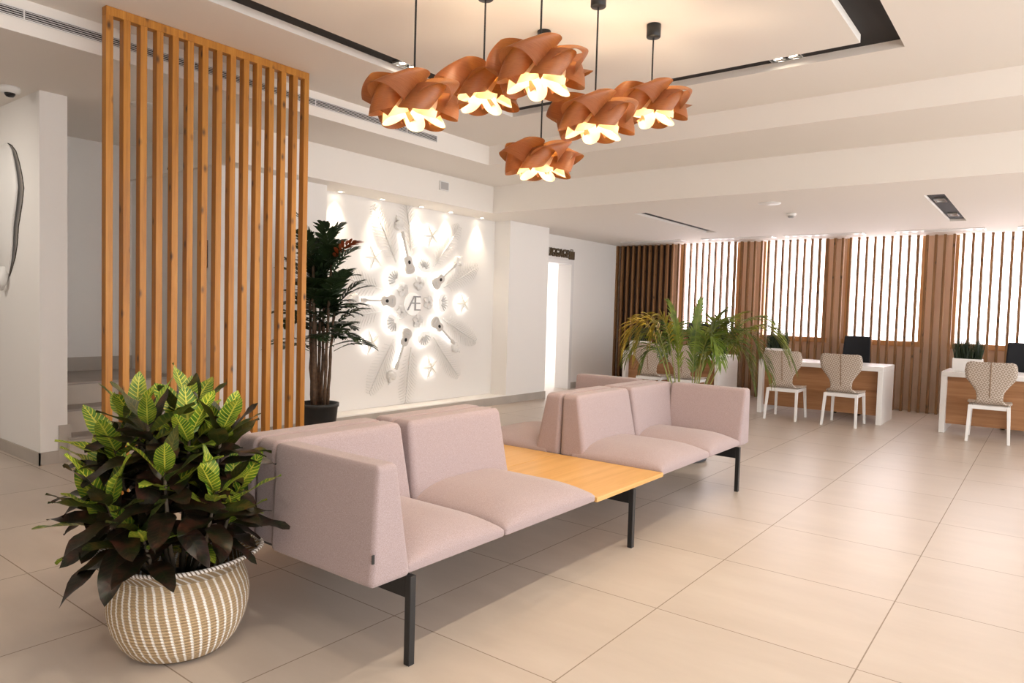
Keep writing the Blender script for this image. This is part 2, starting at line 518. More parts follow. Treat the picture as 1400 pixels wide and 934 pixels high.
# walls: niche wall, pillars, stub wall, stairs
mb = MB()
box(mb, 3.79, 5.09, YP, YP + .6, 0, Z3)
struct('wall_left_pillar', mb, M['paint'])
mb = MB(); box(mb, 5.09, 8.50, 6.90, 7.2, 0, Z3); struct('wall_niche', mb, M['paint'])
mb = MB(); box(mb, 8.50, 9.54, YP, YP + .6, 0, Z3); struct('wall_right_pillar', mb, M['paint'])
mb = MB(); box(mb, 5.09, 8.50, YP, 6.90, 0, .13, .004); struct('trim_1', mb, M['paint'])
mb = MB()
box(mb, 5.09, 8.50, YP - .012, YP, 0, .115); box(mb, 8.50, 9.552, YP - .012, YP, 0, .115); box(mb, 9.54, 9.552, YP, YP + .5, 0, .115)
box(mb, 3.79, 5.09, YP - .012, YP, 0, .115)
struct('baseboard_niche', mb, M['skirting'])
# luggage wall with door opening
mb = MB()
dx0, dx1, dz = 10.12, 11.03, 2.33
box(mb, 9.54, dx0, YL, YL + .28, 0, Z3); box(mb, dx1, XW + .3, YL, YL + .28, 0, Z3); box(mb, dx0, dx1, YL, YL + .28, dz, Z3)
struct('wall_luggage', mb, M['paint'])
mb = MB()
box(mb, dx0, dx0 + .03, YL - .012, YL + .285, 0, dz); box(mb, dx1 - .03, dx1, YL - .012, YL + .285, 0, dz); box(mb, dx0, dx1, YL - .012, YL + .285, dz - .03, dz)
box(mb, dx1, dx1 + .055, YL - .012, YL, 0, dz + .055); box(mb, dx0 - .055, dx0, YL - .012, YL, 0, dz + .055); box(mb, dx0, dx1, YL - .012, YL, dz, dz + .055)
struct('door_1', mb, M['white_gloss'])
mb = MB(); box(mb, dx1 + .055, XW - .35, YL - .012, YL, 0, .115); struct('baseboard_luggage', mb, M['skirting'])
# bright little room behind the door
mb = MB(); box(mb, 9.6, 13.6, 9.9, 10.05, 0, 2.8); box(mb, 9.5, 9.6, 7.38, 10, 0, 2.8); box(mb, 13.6, 13.7, 7.38, 10, 0, 2.8); struct('wall_luggage_room', mb, M['paint'])
mb = MB(); box(mb, 10.7, 13.5, 9.86, 9.90, .05, 2.6)
w = struct('window_5', mb, pbr('doorway_glow', (.9, .9, .9), .6, emit=(1, .97, 1), es=1.5))  # glowing panel added out of view so the doorway gap reads white
# stub wall at the left, stairs, back wall, side wall
mb = MB(); box(mb, 2.30, 2.51, 6.80, 12, 0, Z2); struct('wall_stub', mb, M['paint'])
mb = MB()
box(mb, 2.288, 2.30, 6.788, 12, 0, .11); box(mb, 2.288, 2.51, 6.788, 6.80, 0, .11); box(mb, 2.44, 2.535, 6.786, 6.80, 0.0, .33)
struct('baseboard_stub', mb, M['skirting'])
mb = MB()
box(mb, 2.51, 3.79, 6.74, 7.04, 0, .195); box(mb, 2.51, 3.79, 7.03, 7.34, 0, .41); box(mb, 2.51, 6.0, 7.33, 8.45, 0, .62)
stairs = struct('stairs', mb, M['stair'])
mb = MB()
box(mb, 2.51, 3.79, 6.725, 7.03, .195, .215, .004); box(mb, 2.51, 3.79, 7.015, 7.33, .41, .43, .004); box(mb, 2.51, 6.0, 7.31, 8.45, .62, .64, .004)
mb.build('tread', M['stair_tread'], stairs, smooth=False)
mb = MB(); box(mb, 2.51, 7.0, 8.45, 8.65, 0, Z2); struct('wall_back', mb, M['paint'])
mb = MB(); box(mb, 2.51, 6.0, 8.438, 8.45, .64, .79); struct('baseboard_back', mb, M['skirting'])
mb = MB(); box(mb, 3.79, 3.95, YP + .6, 8.45, 0, Z3); struct('wall_stair_side', mb, M['paint'])
mb = MB(); box(mb, XMIN - .2, XMIN, YMIN, 12, 0, Z1 + .3); struct('wall_rear', mb, M['paint'])
mb = MB(); box(mb, XMIN, 2.3, 11.8, 12, 0, Z2); struct('wall_far_left', mb, M['paint'])

# window wall: piers between the windows, sill wall, recessed panes
WIN = [(4.62, 5.76), (3.10, 4.20), (1.65, 2.78), (.10, 1.25), (-1.5, -.35)]
SILL = 1.03
mb = MB()
box(mb, XW, XW + .25, YMIN, 5.94, 0, SILL)
edges = [YMIN] + [v for w_ in sorted(WIN) for v in w_] + [5.94]
for i in range(0, len(edges), 2): box(mb, XW, XW + .25, edges[i], edges[i + 1], SILL, Z3)
struct('wall_window', mb, M['beige_wall'])
mb = MB(); box(mb, XW, XW + .25, 5.94, YL, 0, Z3); struct('corner_shade_panel', mb, M['corner_shade'])  # dark panel put where the corner lies in shade
for i, (a, b_) in enumerate(WIN):
    mb = MB()
    box(mb, XW - .03, XW + .16, a - .04, b_ + .04, SILL, SILL + .085, .005)
    box(mb, XW - .01, XW + .16, a - .02, a + .05, SILL + .085, Z3); box(mb, XW - .01, XW + .16, b_ - .05, b_ + .02, SILL + .085, Z3)
    f = struct('window_%d' % (i + 1), mb, M['window_wood'])
    mb = MB(); box(mb, XW + .10, XW + .115, a + .05, b_ - .05, SILL + .085, Z3 - .001)
    p = mb.build('pane', M['daylight_pane'], f, smooth=False)

# ------------------------------------------------------------------ slatted screens
def slat_mesh(wx, wy, z0, z1):
    m = MB(); box(m, -wx / 2, wx / 2, -wy / 2, wy / 2, z0, z1, .002, 1); return m
t = thing('slat_screen', 'floor-to-ceiling room divider of spaced orange pine slats, stairs behind', 'room divider', (2.10, 5.10, 0))
n = 15; pitch = (3.713 - 2.10 - .052) / (n - 1)
s0 = None
for i in range(n):
    if s0 is None:
        s0 = slat_mesh(.046, .062, 0, Z1 - .06).build('slat', M['pine'], t, (.026, 0, 0), smooth=False)
    else:
        s = s0.copy(); COL.objects.link(s); s.parent = t; s.location = (.026 + pitch * i, 0, 0)
mb = MB(); box(mb, .003, 1.610, -.031, .031, Z1 - .06, Z1 - .002, .002, 1); mb.build('top_rail', M['pine'], t, smooth=False)

t = thing('slat_screen', 'long row of brown wooden slats standing in front of the bright windows', 'slat wall', (12.70, 0, 0))
s0 = None
k = 0
y = 7.085
ys = [5.505 + .1215 * j for j in range(13, -1, -1)] + [5.505 - .1215 * j for j in range(1, 52)]
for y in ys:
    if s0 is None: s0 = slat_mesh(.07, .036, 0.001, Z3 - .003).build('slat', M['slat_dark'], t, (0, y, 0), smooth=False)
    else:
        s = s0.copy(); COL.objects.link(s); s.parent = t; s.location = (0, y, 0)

# ------------------------------------------------------------------ ceiling fittings
def vent(loc, L, label):
    t = thing('air_vent', label, 'air vent', loc)
    m = MB()
    box(m, 0, L, -.006, 0, -.035, -.028); box(m, 0, L, -.006, 0, .028, .035); box(m, 0, .008, -.006, 0, -.028, .028); box(m, L - .008, L, -.006, 0, -.028, .028)
    for i in range(1, int(L / 1.15) + 1): box(m, i * 1.15, i * 1.15 + .008, -.006, 0, -.028, .028)
    m.build('frame', M['white_plastic'], t, smooth=False)
    m = MB(); box(m, .008, L - .008, .0, .004, -.028, .028); m.build('backing', M['paint_black'], t, smooth=False)
    for j in range(4):
        z = -.0205 + j * .0137
        m = MB(); box(m, .008, L - .008, -.007, -.001, z - .0019, z + .0019); m.build('louver', M['white_plastic'], t, smooth=False)
    return t
v1 = vent((.6, YA - .006, 3.285), 5.06, 'long white linear air grille along the upper ceiling step')

def box_thing(name, label, cat, mat, *a, bev=.003, group=None):
    m = MB(); box(m, *a, bev); return tag(m.build(name, mat, None, smooth=False), label, cat, group)
t = thing('wall_speaker', 'small square grey speaker on the white beam above the lit relief', 'speaker', (6.73, YB, 3.015))
m = MB(); box(m, -.085, .085, -.02, 0, -.06, .06, .006); m.build('housing', M['white_plastic'], t, smooth=False)
m = MB(); box(m, -.07, .07, -.024, -.02, -.046, .046, .002); m.build('grille', pbr('grey_speaker_cloth', (.45, .43, .42), .8, bump=.3, bscale=300), t, smooth=False)

t = thing('ceiling_camera', 'white dome security camera on the ceiling beside the stub wall', 'camera', (2.13, 6.93, Z2))
m = MB(); lathe(m, [(0.0, -.0), (.075, 0), (.078, -.02), (.066, -.045), (.045, -.05), (0, -.05)], 28); m.build('housing', M['white_plastic'], t)
m = MB(); lathe(m, [(.04, -.045), (.038, -.062), (.026, -.078), (0, -.084)], 20); m.build('lens_dome', M['screen_black'], t)
t = thing('ceiling_speaker', 'flat round white speaker in the ceiling behind the slatted divider', 'speaker', (3.02, 6.48, Z2))
m = MB(); lathe(m, [(.0, -.008), (.09, -.008), (.1, -.004), (.105, 0)], 32); m.build('grille', M['white_plastic'], t)
m = MB(); lathe(m, [(.105, 0), (.112, -.010), (.118, -.006), (.12, 0)], 32); m.build('ring', M['white_gloss'], t)
t = thing('ceiling_speaker', 'flat round white disc on the low office ceiling', 'speaker', (8.53, 2.74, Z3))
m = MB(); lathe(m, [(.0, -.012), (.10, -.012), (.125, -.006), (.13, 0)], 32); m.build('grille', M['white_plastic'], t)
t = thing('smoke_detector', 'small white smoke detector on the low ceiling near the windows', 'smoke detector', (9.49, 2.76, Z3))
m = MB(); lathe(m, [(0, -.0), (.06, 0), (.06, -.018), (.05, -.03), (0.0, -.03)], 24); m.build('base', M['white_plastic'], t)
m = MB(); lathe(m, [(.044, -.03), (.042, -.046), (.03, -.056), (0, -.056)], 24); m.build('sensor_cap', pbr('grey_plastic', (.4, .4, .4), .5), t)

# twin spotlights in the black channel
def twin_spot(x, y, z, rz, label, lit=True):
    t = thing('recessed_spotlight', label, 'spotlight', (x, y, z), rz, 'twin spotlights in the ceiling slots')
    m = MB()
    box(m, -.12, .12, -.055, -.045, -.018, .0); box(m, -.12, .12, .045, .055, -.018, 0); box(m, -.12, -.11, -.045, .045, -.018, 0); box(m, .11, .12, -.045, .045, -.018, 0)
    m.build('bezel', M['grey_metal'], t, smooth=False)
    for s in (-.055, .055):
        m = MB(); lathe(m, [(.040, -.014), (.036, -.004), (.03, -.001)], 20, (s, 0, 0)); rf = m.build('reflector', M['grey_metal'], t)
        m = MB(); lathe(m, [(.0, -.006), (.026, -.006), (.026, 0)], 16, (s, 0, 0)); m.build('lamp', M['lamp_glow'] if lit else M['white_plastic'], rf)
    return t
zc = Z1 + .056
twin_spot(4.13, cy1 - .1, zc, 0, 'lit twin spotlight in the black ceiling slot near the slatted divider')
twin_spot(5.59, 1.72, zc, PI / 2, 'lit twin spotlight in the black ceiling slot facing the windows')
SPOTS = [(4.13, cy1 - .1), (5.59, 1.72)]
zs = Z3 + .028
twin_spot(9.25, 1.07, zs, 0, 'unlit twin spotlight at the near end of the short black office slot', False)
twin_spot(10.55, 1.07, zs, 0, 'unlit twin spotlight at the window end of the short black office slot', False)

# slim air diffusers by the windows
for (a, b_, lab) in ((5.40, 6.62, 'slim white air diffuser above the dark corner slats'), (3.78, 5.02, 'slim white air diffuser above the window nearest the dark corner'),
                (2.40, 3.60, 'slim white air diffuser above the second window'), (.82, 1.96, 'slim white air diffuser above the third window'), (-.62, .45, 'slim white air diffuser above the fourth window')):
    t = thing('ceiling_diffuser', lab, 'air diffuser', (12.10, (a + b_) / 2, Z3), 0, 'slim air diffusers along the window ceiling')
    L = (b_ - a) / 2
    m = MB(); 
    box(m, -.13, -.105, -L, L, -.014, 0, .004); box(m, .105, .13, -L, L, -.014, 0, .004); box(m, -.105, .105, -L, -L + .03, -.014, 0, .004); box(m, -.105, .105, L - .03, L, -.014, 0, .004)
    m.build('frame', M['white_gloss'], t, smooth=False)
    for x in (-.07, -.025, .02, .065):
        m = MB(); box(m, x, x + .022, -L + .03, L - .03, -.010, -.002, .002); m.build('blade', M['white_gloss'], t, smooth=False)

# niche downlights
for i, x in enumerate((5.44, 6.10, 6.80, 7.38, 8.06)):
    t = thing('downlight', ['first', 'second', 'third', 'fourth', 'fifth'][i] + ' lit downlight over the relief niche, counted from the slatted divider', 'downlight', (x, 6.80, Z3), 0, 'downlights over the relief niche')
    m = MB(); lathe(m, [(.030, 0), (.032, -.008), (.045, -.006), (.048, 0)], 24); m.build('trim_ring', M['white_plastic'], t)
    m = MB(); lathe(m, [(0, -.003), (.030, -.003)], 20); m.build('lamp', M['lamp_glow'], t)
    l = bpy.data.lights.new('niche_spot', 'SPOT'); l.energy = 19; l.color = (1, .84, .64); l.spot_size = math.radians(70); l.spot_blend = .95; l.shadow_soft_size = .03
    lo = bpy.data.objects.new('niche_spot', l); COL.objects.link(lo); lo.location = (x, 6.80, Z3 - .02); lo.rotation_euler = (math.radians(6), 0, 0)

# ------------------------------------------------------------------ pendant lamps
def swirl(mbx, R0, A, H, n, twist, ph, Wb, Wt, z0, B, lean, N=260, K=14):
    """a closed band of bent veneer: n lobes, leaning rulings, wavy lower edge"""
    vs, fs, uv = [], [], []
    for i in range(N):
        th = 2 * PI * i / N
        a = n * th + ph
        for j in range(K + 1):
            s = j / K - .5
            f = th + twist * s + B * math.sin(a)
            r = R0 + A * math.cos(a) - lean * s
            z = z0 + H * s + math.cos(a) * (Wb * (.5 - s) + Wt * (.5 + s))
            vs.append((r * math.cos(f), r * math.sin(f), z)); uv.append((i / N * 6, j / K))
    for i in range(N):
        i2 = (i + 1) % N
        for j in range(K): fs.append((i * (K + 1) + j, i2 * (K + 1) + j, i2 * (K + 1) + j + 1, i * (K + 1) + j + 1))
    mbx.add(vs, fs, uv)

lamp_proto = None
def pendant(x, y, z, rz, label, s=1.0):
    global lamp_proto
    if lamp_proto is None:
        t = thing('pendant_lamp', label, 'pendant lamp', (x, y, z), rz, 'curled wood veneer pendants over the sofa')
        m = MB(); swirl(m, .188, .088, .14, 5, .85, .9, .06, .0, .03, .14, .06); m.build('upper_shade', M['veneer'], t)
        m = MB(); swirl(m, .186, .060, .125, 5, .55, .9 + PI, -.024, .0, -.022, .14, .0); m.build('lower_shade', M['veneer'], t)
        m = MB(); swirl(m, .118, .046, .095, 5, .5, 1.5, -.026, .0, -.050, .1, .03); m.build('inner_shade', M['veneer_lit'], t)
        m = MB(); lathe(m, [(.0, -.045), (.02, -.04), (.034, -.02), (.034, .0), (.02, .025), (.014, .05), (0, .05)], 20); m.build('bulb', M['bulb'], t)
        m = MB(); lathe(m, [(0, .05), (.022, .05), (.022, .11), (0.004, .12), (0, .12)], 20)
        for k in range(3):
            a = 2 * PI * k / 3
            tube(m, [(0, 0, .07), (.06 * math.cos(a), .06 * math.sin(a), .07), (.13 * math.cos(a), .13 * math.sin(a), .04)], .004, 6)
        m.build('lamp_holder', M['metal_black'], t)
        m = MB(); tube(m, [(0, 0, .115), (0, 0, 1)], .0055, 8); m.build('cord', M['metal_black'], t)
        m = MB(); lathe(m, [(0, -.085), (.044, -.085), (.047, -.081), (.047, 0), (0, 0)], 28); m.build('ceiling_canopy', M['metal_black'], t)
        lamp_proto = t
    else:
        t = copy_tree(lamp_proto, label); t.location = (x, y, z); t.rotation_euler = (0, 0, rz)
    for c in kids(t):
        nm = c.name.split('.')[0]
        if nm == 'cord':
            # each cord has its own length
            m = MB(); tube(m, [(0, 0, .115), (0, 0, Z1 - z - .08)], .0055, 8)
            nme = bpy.data.meshes.new('cord'); nme.from_pydata(m.v, [], m.f); nme.materials.append(M['metal_black']); c.data = nme
        elif nm == 'ceiling_canopy': c.location = (0, 0, Z1 - z)
    l = bpy.data.lights.new('pendant_bulb', 'POINT'); l.energy = 17; l.color = (1, .79, .55); l.shadow_soft_size = .04
    lo = bpy.data.objects.new('pendant_bulb', l); COL.objects.link(lo); lo.location = (x, y, z - .02)
    return t
R0 = 0.0
pendant(2.738, 2.815, 2.566, R0, 'curled veneer pendant lamp nearest the slatted divider')
pendant(3.133, 2.263, 2.750, R0, 'largest-looking curled veneer pendant, hanging in front of the low one')
pendant(3.30, 2.80, 2.785, R0 + .7, 'curled veneer pendant half hidden behind the highest big one')
pendant(3.761, 2.291, 2.641, R0, 'curled veneer pendant hanging before the farthest one towards the windows')
pendant(4.378, 2.227, 2.862, R0, 'small-looking veneer pendant with its whole black ceiling canopy in view')
pendant(4.064, 2.906, 2.504, R0 + .7, 'lowest curled veneer pendant, alone beneath the rest of the cluster')

# ------------------------------------------------------------------ modular sofa
sofa = thing('modular_sofa', 'long back-to-back mauve wool sofa with oak table section on black legs', 'sofa', (0, 0, 0))
YM = 2.825
def flip(y, r): return 2 * YM - y if r else y
def g_edge(d, r):
    if d >= r: return 1.0
    d = max(d, 0); return math.sqrt(max(0, 1 - (1 - d / r) ** 2))
def seat(x0, x1, rear):
    m = MB()
    yf, yb = 2.0, 2.72
    zb, ze, zt = .376, .412, .494
    def df(p):
        if p.z > .39:
            k = (p.z - .39) / (ze - .39)
            dx = min(p.x - x0, x1 - p.x); dy = p.y - yf
            crown = .012 * math.cos((p.x - (x0 + x1) / 2) / (x1 - x0) * PI)
            top = ze + (zt - ze) * g_edge(dx, .27) * g_edge(dy, .24) + crown * g_edge(dx, .3) * g_edge(dy, .3)
            p.z = .39 + (top - .39) * k
        p.y = flip(p.y, rear)
        return p
    rbox(m, x0, x1, yf, yb, zb, ze, 
         .010, df, nin=14, nr=10, er=.14)
    return m.build('seat_cushion', M['fabric'], sofa)
def backrest(x0, x1, rear):
    m = MB()
    z0, z1 = .378, .838
    xm = (x0 + x1) / 2
    def df(p):
        k = (p.z - z0) / (z1 - z0)
        f = (YM - .004 - p.y) / .22          # 0 at the spine, 1 at the front
        p.y = YM - .004 - f * (.225 - .09 * k)
        p.x = xm + (p.x - xm) * (1 - .055 * k)
        p.y = flip(p.y, rear)
        return p
    rbox(m, x0, x1, YM - .224, YM - .004, z0, z1, .036, df, nin=8, nr=5)
    return m.build('backrest', M['fabric'], sofa)
def arm(xo, xi, rear):
    m = MB()
    z0, z1 = .366, .840
    def df(p):
        k = (p.z - z0) / (z1 - z0)
        f = (p.x - xo) / (xi - xo)
        s = 1 if xi > xo else -1
        p.x = xo + s * .022 * k + f * (abs(xi - xo) - .112 * k) * s
        p.y = flip(p.y, rear)
        return p
    a, b_ = min(xo, xi), max(xo, xi)
    rbox(m, a, b_, 1.995, 2.66 , z0, z1, .026, df, nin=8)
    return m.build('armrest', M['fabric'], sofa)
G = .004
for rear in (0, 1):
    seat(1.965, 2.602 - G, rear); seat(2.602 + G, 3.430, rear)
    seat(4.285, 5.106 - G, rear); seat(5.106 + G, 5.745, rear)
    backrest(1.790, 2.602 - G, rear); backrest(2.602 + G, 3.428, rear)
    backrest(4.287, 5.106 - G, rear); backrest(5.106 + G, 5.935, rear)
    arm(1.775, 1.987, rear); arm(5.958, 5.730, rear)
for (a, b_) in ((1.99, YM - .0015), (YM + .0015, 2 * YM - 1.99)):
    m = MB(); box(m, 3.432, 4.283, a, b_, .372, .400, .003); m.build('table_top', M['oak'], sofa, smooth=False)
m = MB(); box(m, 1.7735, 1.7765, 1.994, 2.002, .462, .49); 
m = MB(); box(m, 1.772, 1.784, 1.992, 1.9955, .47, .505); tg = m.build('fabric_tag', M['black_plastic'], sofa, smooth=False); tg['label'] = 'tiny black fabric tag'
# frame
for x in (1.985, 3.875, 5.715):
    for y in (2.0, 2 * YM - 2.0):
        m = MB(); box(m, x - .016, x + .016, y - .016, y + .016, 0, .368, .002, 1); m.build('leg', M['metal_black'], sofa, smooth=False)
    m = MB(); box(m, x - .014, x + .014, 2.016, 2 * YM - 2.016, .275, .368, .002, 1); m.build('cross_rail', M['metal_black'], sofa, smooth=False)
for y in (2.45, 2 * YM - 2.45):
    m = MB(); box(m, 1.9, 5.8, y - .02, y + .02, .33, .371, .002, 1); m.build('long_rail', M['metal_black'], sofa, smooth=False)

# ------------------------------------------------------------------ leaves
def blade(mb, base, d, up, L, W, droop, fold=.25, n=7, tone=0.0, shape=None, twist=0.0, wav=0.0, rng=random):
    """a leaf: strip of quads along a bending midrib, with a folded cross-section"""
    p = Vector(base); d = Vector(d).normalized(); up = Vector(up)
    vs, uv, fs = [], [], []
    side0 = d.cross(up)
    if side0.length < 1e-4: side0 = d.cross(Vector((1, 0, .3)))
    side0.normalize()
    ph = rng.random() * 6
    for i in range(n + 1):
        t = i / n
        w = W * (shape(t) if shape else math.sin(PI * min(1, t * .97 + .03)) ** .8)
        side = side0
        if twist: side = Matrix.Rotation(twist * t, 3, d) @ side0
        nrm = side.cross(d).normalized()
        wv = wav * math.sin(ph + t * 11) * W
        l = p + side * w + nrm * (w * fold + wv); r = p - side * w + nrm * (w * fold - wv)
        vs += [l, p.copy(), r]; uv += [(t, -1), (t, 0), (t, 1)]
        step = L / n
        p = p + d * step
        d = (d + Vector((0, 0, -1)) * droop / n).normalized()
    for i in range(n):
        a = i * 3; b_ = a + 3
        fs += [(a, a + 1, b_ + 1, b_), (a + 1, a + 2, b_ + 2, b_ + 1)]
    mb.add(vs, fs, uv, tone)

def croton_shape(t):
    return max(.03, (min(1, t / .12) * .35 + .65) * math.sin(PI * (t ** .72)) ** .62 if 0 < t < 1 else .03)

# croton in its basket
BX, BY = 1.474, 2.845
rng = random.Random(11)
plant = thing('croton_plant', 'bushy croton with dark maroon leaves and yellow-veined green new leaves', 'plant', (BX, BY, 0))
fol, stm = MB(), MB()
def clear(p):     # stays clear of the sofa's near armrest, of the basket and of its pot
    X, Y_, Z = BX + p[0], BY + p[1], p[2]
    r = math.hypot(p[0], p[1])
    if X > 1.755 and 1.93 < Y_ < 3.75 and Z < .88: return False
    if Z < .415 and .21 < r < .325: return False
    if Z < .285: return False
    return Z > .02
def put_leaf(base, d, up, L, W, droop, fold, n, tone, tw, wv):
    tmp = MB()
    blade(tmp, base, d, up, L, W, droop, fold, n, tone, croton_shape, tw, wv, rng)
    if not all(clear(v) for v in tmp.v): return False
    fol.add(tmp.v, tmp.f, [tmp.uv[i] for i in range(len(tmp.v))], tone)
    return True
tips = []
for (az, rad, h) in ((0, .02, .97), (205, .20, .98), (285, .20, .92), (330, .16, .86), (50, .17, .98), (120, .20, .95), (165, .24, .86), (232, .30, .80), (190, .33, .70), (262, .30, .70), (300, .26, .66), (90, .30, .78), (318, .22, .56), (210, .28, .56), (160, .3, .62), (140, .31, .75), (250, .12, .90), (20, .18, .80)):
    a = math.radians(az + rng.uniform(-8, 8))
    tips.append(Vector((rad * math.cos(a), rad * math.sin(a), h)))
for k, tp in enumerate(tips):
    b0 = Vector((tp.x * .22, tp.y * .22, .28))
    mid = b0.lerp(tp, .55) + Vector((tp.x * .10, tp.y * .1, -.03))
    tube(stm, [b0, mid, tp], [.010, .008, .006], 6)
    ax = (tp - mid).normalized()
    u, w = frame_of(ax)
    nl = 17
    for i in range(nl):
        f = i / (nl - 1)              # 0 = old, low leaf; 1 = new, top leaf
        a = i * 2.399 + k * 1.3
        elev = -.25 + 1.35 * f + rng.uniform(-.15, .15)
        d = (u * math.cos(a) + w * math.sin(a)) * math.cos(elev) + ax * math.sin(elev)
        base = tp - ax * (.20 * (1 - f))
        L = (.215 + .07 * rng.random()) * (1.0 - .22 * f); W = L * (.18 + .05 * rng.random())
        up_h = tp.z > .55
        tone = 0.0
        if f > .62 and up_h: tone = rng.uniform(.6, 1.0) if rng.random() < .62 else rng.uniform(0, .2)
        elif rng.random() < .07: tone = rng.uniform(.4, .9)
        put_leaf(base + d * .012, d, Vector((0, 0, 1)) * .7 + ax * .6, L, W, rng.uniform(.3, .9) * (1.2 - f), .18, 9, tone, rng.uniform(-.5, .5), .14)
for i in range(24):                 # leaves hanging around the rim
    a = rng.uniform(PI * .75, PI * 1.95)
    b0 = Vector((.10 * math.cos(a), .10 * math.sin(a), rng.uniform(.42, .56)))
    d = Vector((math.cos(a), math.sin(a), rng.uniform(-.25, .5)))
    L = rng.uniform(.18, .25)
    put_leaf(b0, d, (0, 0, 1), L, L * .18, rng.uniform(.4, 1.0), .15, 9, 0.0 if rng.random() < .75 else .7, rng.uniform(-.4, .4), .12)
fol.build('foliage', M['croton'], plant); stm.build('stem', M['croton_stem'], plant)

bk = thing('basket', 'round-bellied woven seagrass basket with white stitching holding the croton', 'basket', (BX, BY, 0))
m = MB()
prof = [(.0, .004), (.12, .004), (.170, .006), (.198, .02), (.230, .06), (.258, .12), (.272, .18), (.274, .23), (.266, .28), (.252, .32), (.245, .345)]
lathe(m, prof[2:], 96, uvs=True); m.build('body', M['basket'], bk)
m = MB(); lathe(m, [(0, .004), (.175, .006)], 48); m.build('bottom', M['basket'], bk)
m = MB()
N = 96; vs, fs, uv = [], [], []
def rim_r(a):   # the rim is pinched out at two corners
    return .262 + .058 * max(0, math.cos(a - math.radians(-30))) ** 6 + .058 * max(0, math.cos(a - math.radians(150))) ** 6
rp = []
for k in range(N + 1):
    a = 2 * PI * k / N
    ex = rim_r(a) - .262
    for j, (dr, dz) in enumerate(((0, 0), (.004, .018), (.012 + ex * .55, .034), (.020 + ex, .045 + ex * .25))):
        r = .245 + dr
        vs.append((r * math.cos(a), r * math.sin(a), .345 + dz)); uv.append((k / N, j / 3))
    r = .245 + .020 + ex
    rp.append((r * math.cos(a), r * math.sin(a), .345 + .047 + ex * .25))
for k in range(N):
    for j in range(3): fs.append((k * 4 + j, (k + 1) * 4 + j, (k + 1) * 4 + j + 1, k * 4 + j + 1))
m.add(vs, fs, uv); m.build('collar', M['basket'], bk)
m = MB()
vs, fs, uv = [], [], []
for k, p in enumerate(rp):
    a = 2 * PI * k / N
    for q in range(9):
        b_ = 2 * PI * q / 8
        vs.append((p[0] + .009 * math.cos(b_) * math.cos(a), p[1] + .009 * math.cos(b_) * math.sin(a), p[2] + .009 * math.sin(b_))); uv.append((k / N, q / 8))
for k in range(N):
    for q in range(8): fs.append((k * 9 + q, (k + 1) * 9 + q, (k + 1) * 9 + q + 1, k * 9 + q + 1))
m.add(vs, fs, uv); m.build('rim', M['rim'], bk)
pt = thing('plant_pot', 'dark nursery pot of soil sunk inside the woven basket', 'pot', (BX, BY, 0))
m = MB(); lathe(m, [(0, .03), (.13, .03), (.18, .27), (.17, .27), (.165, .25)], 36); m.build('pot', M['pot_black'], pt)
m = MB(); lathe(m, [(0, .262), (.08, .258), (.168, .25)], 24); m.build('soil', M['soil'], pt)

# ------------------------------------------------------------------ pinnate fronds
def frond(mb, org, az, e0, L, bend, nl, LL, LW, ldroop, tone=0.0, rng=random, start=.25, ang=.95, stem=None, sr=.006, vlift=.35, seg=4):
    """one feather frond: an arching rachis with two rows of leaflets"""
    p = Vector(org); pts = [p.copy()]; dirs = []
    n = 24
    for i in range(n):
        t = i / n
        e = e0 - bend * t ** 1.3
        d = Vector((math.cos(az) * math.cos(e), math.sin(az) * math.cos(e), math.sin(e)))
        dirs.append(d); p = p + d * (L / n); pts.append(p.copy())
    dirs.append(dirs[-1])
    if stem is not None: tube(stem, pts, [sr * (1 - .75 * i / n) for i in range(n + 1)], 5)
    for k in range(nl):
        t = start + (1 - start) * k / (nl - 1)
        i = min(n, t * n); i0 = int(min(i, n - 1)); fr = i - i0
        q = pts[i0].lerp(pts[i0 + 1], fr); d = dirs[i0]
        side = d.cross(Vector((0, 0, 1)))
        if side.length < .05: side = Vector((math.sin(az), -math.cos(az), 0))
        side.normalize(); up = side.cross(d).normalized()
        prof = math.sin(PI * (.12 + .80 * (t - start) / (1 - start))) ** .6
        for s in (-1, 1):
            a = ang * (1 - .55 * (t - start) / (1 - start)) + rng.uniform(-.08, .08)
            dd = side * s * math.sin(a) + d * math.cos(a) + up * (vlift + rng.uniform(-.1, .1)) * math.sin(a)
            blade(mb, q, dd, up, LL * prof * rng.uniform(.88, 1.08), LW, ldroop * rng.uniform(.7, 1.3), .25, seg, tone, lambda x: max(.05, math.sin(PI * min(1, .08 + .92 * x)) ** .7), 0, 0, rng)
    return pts

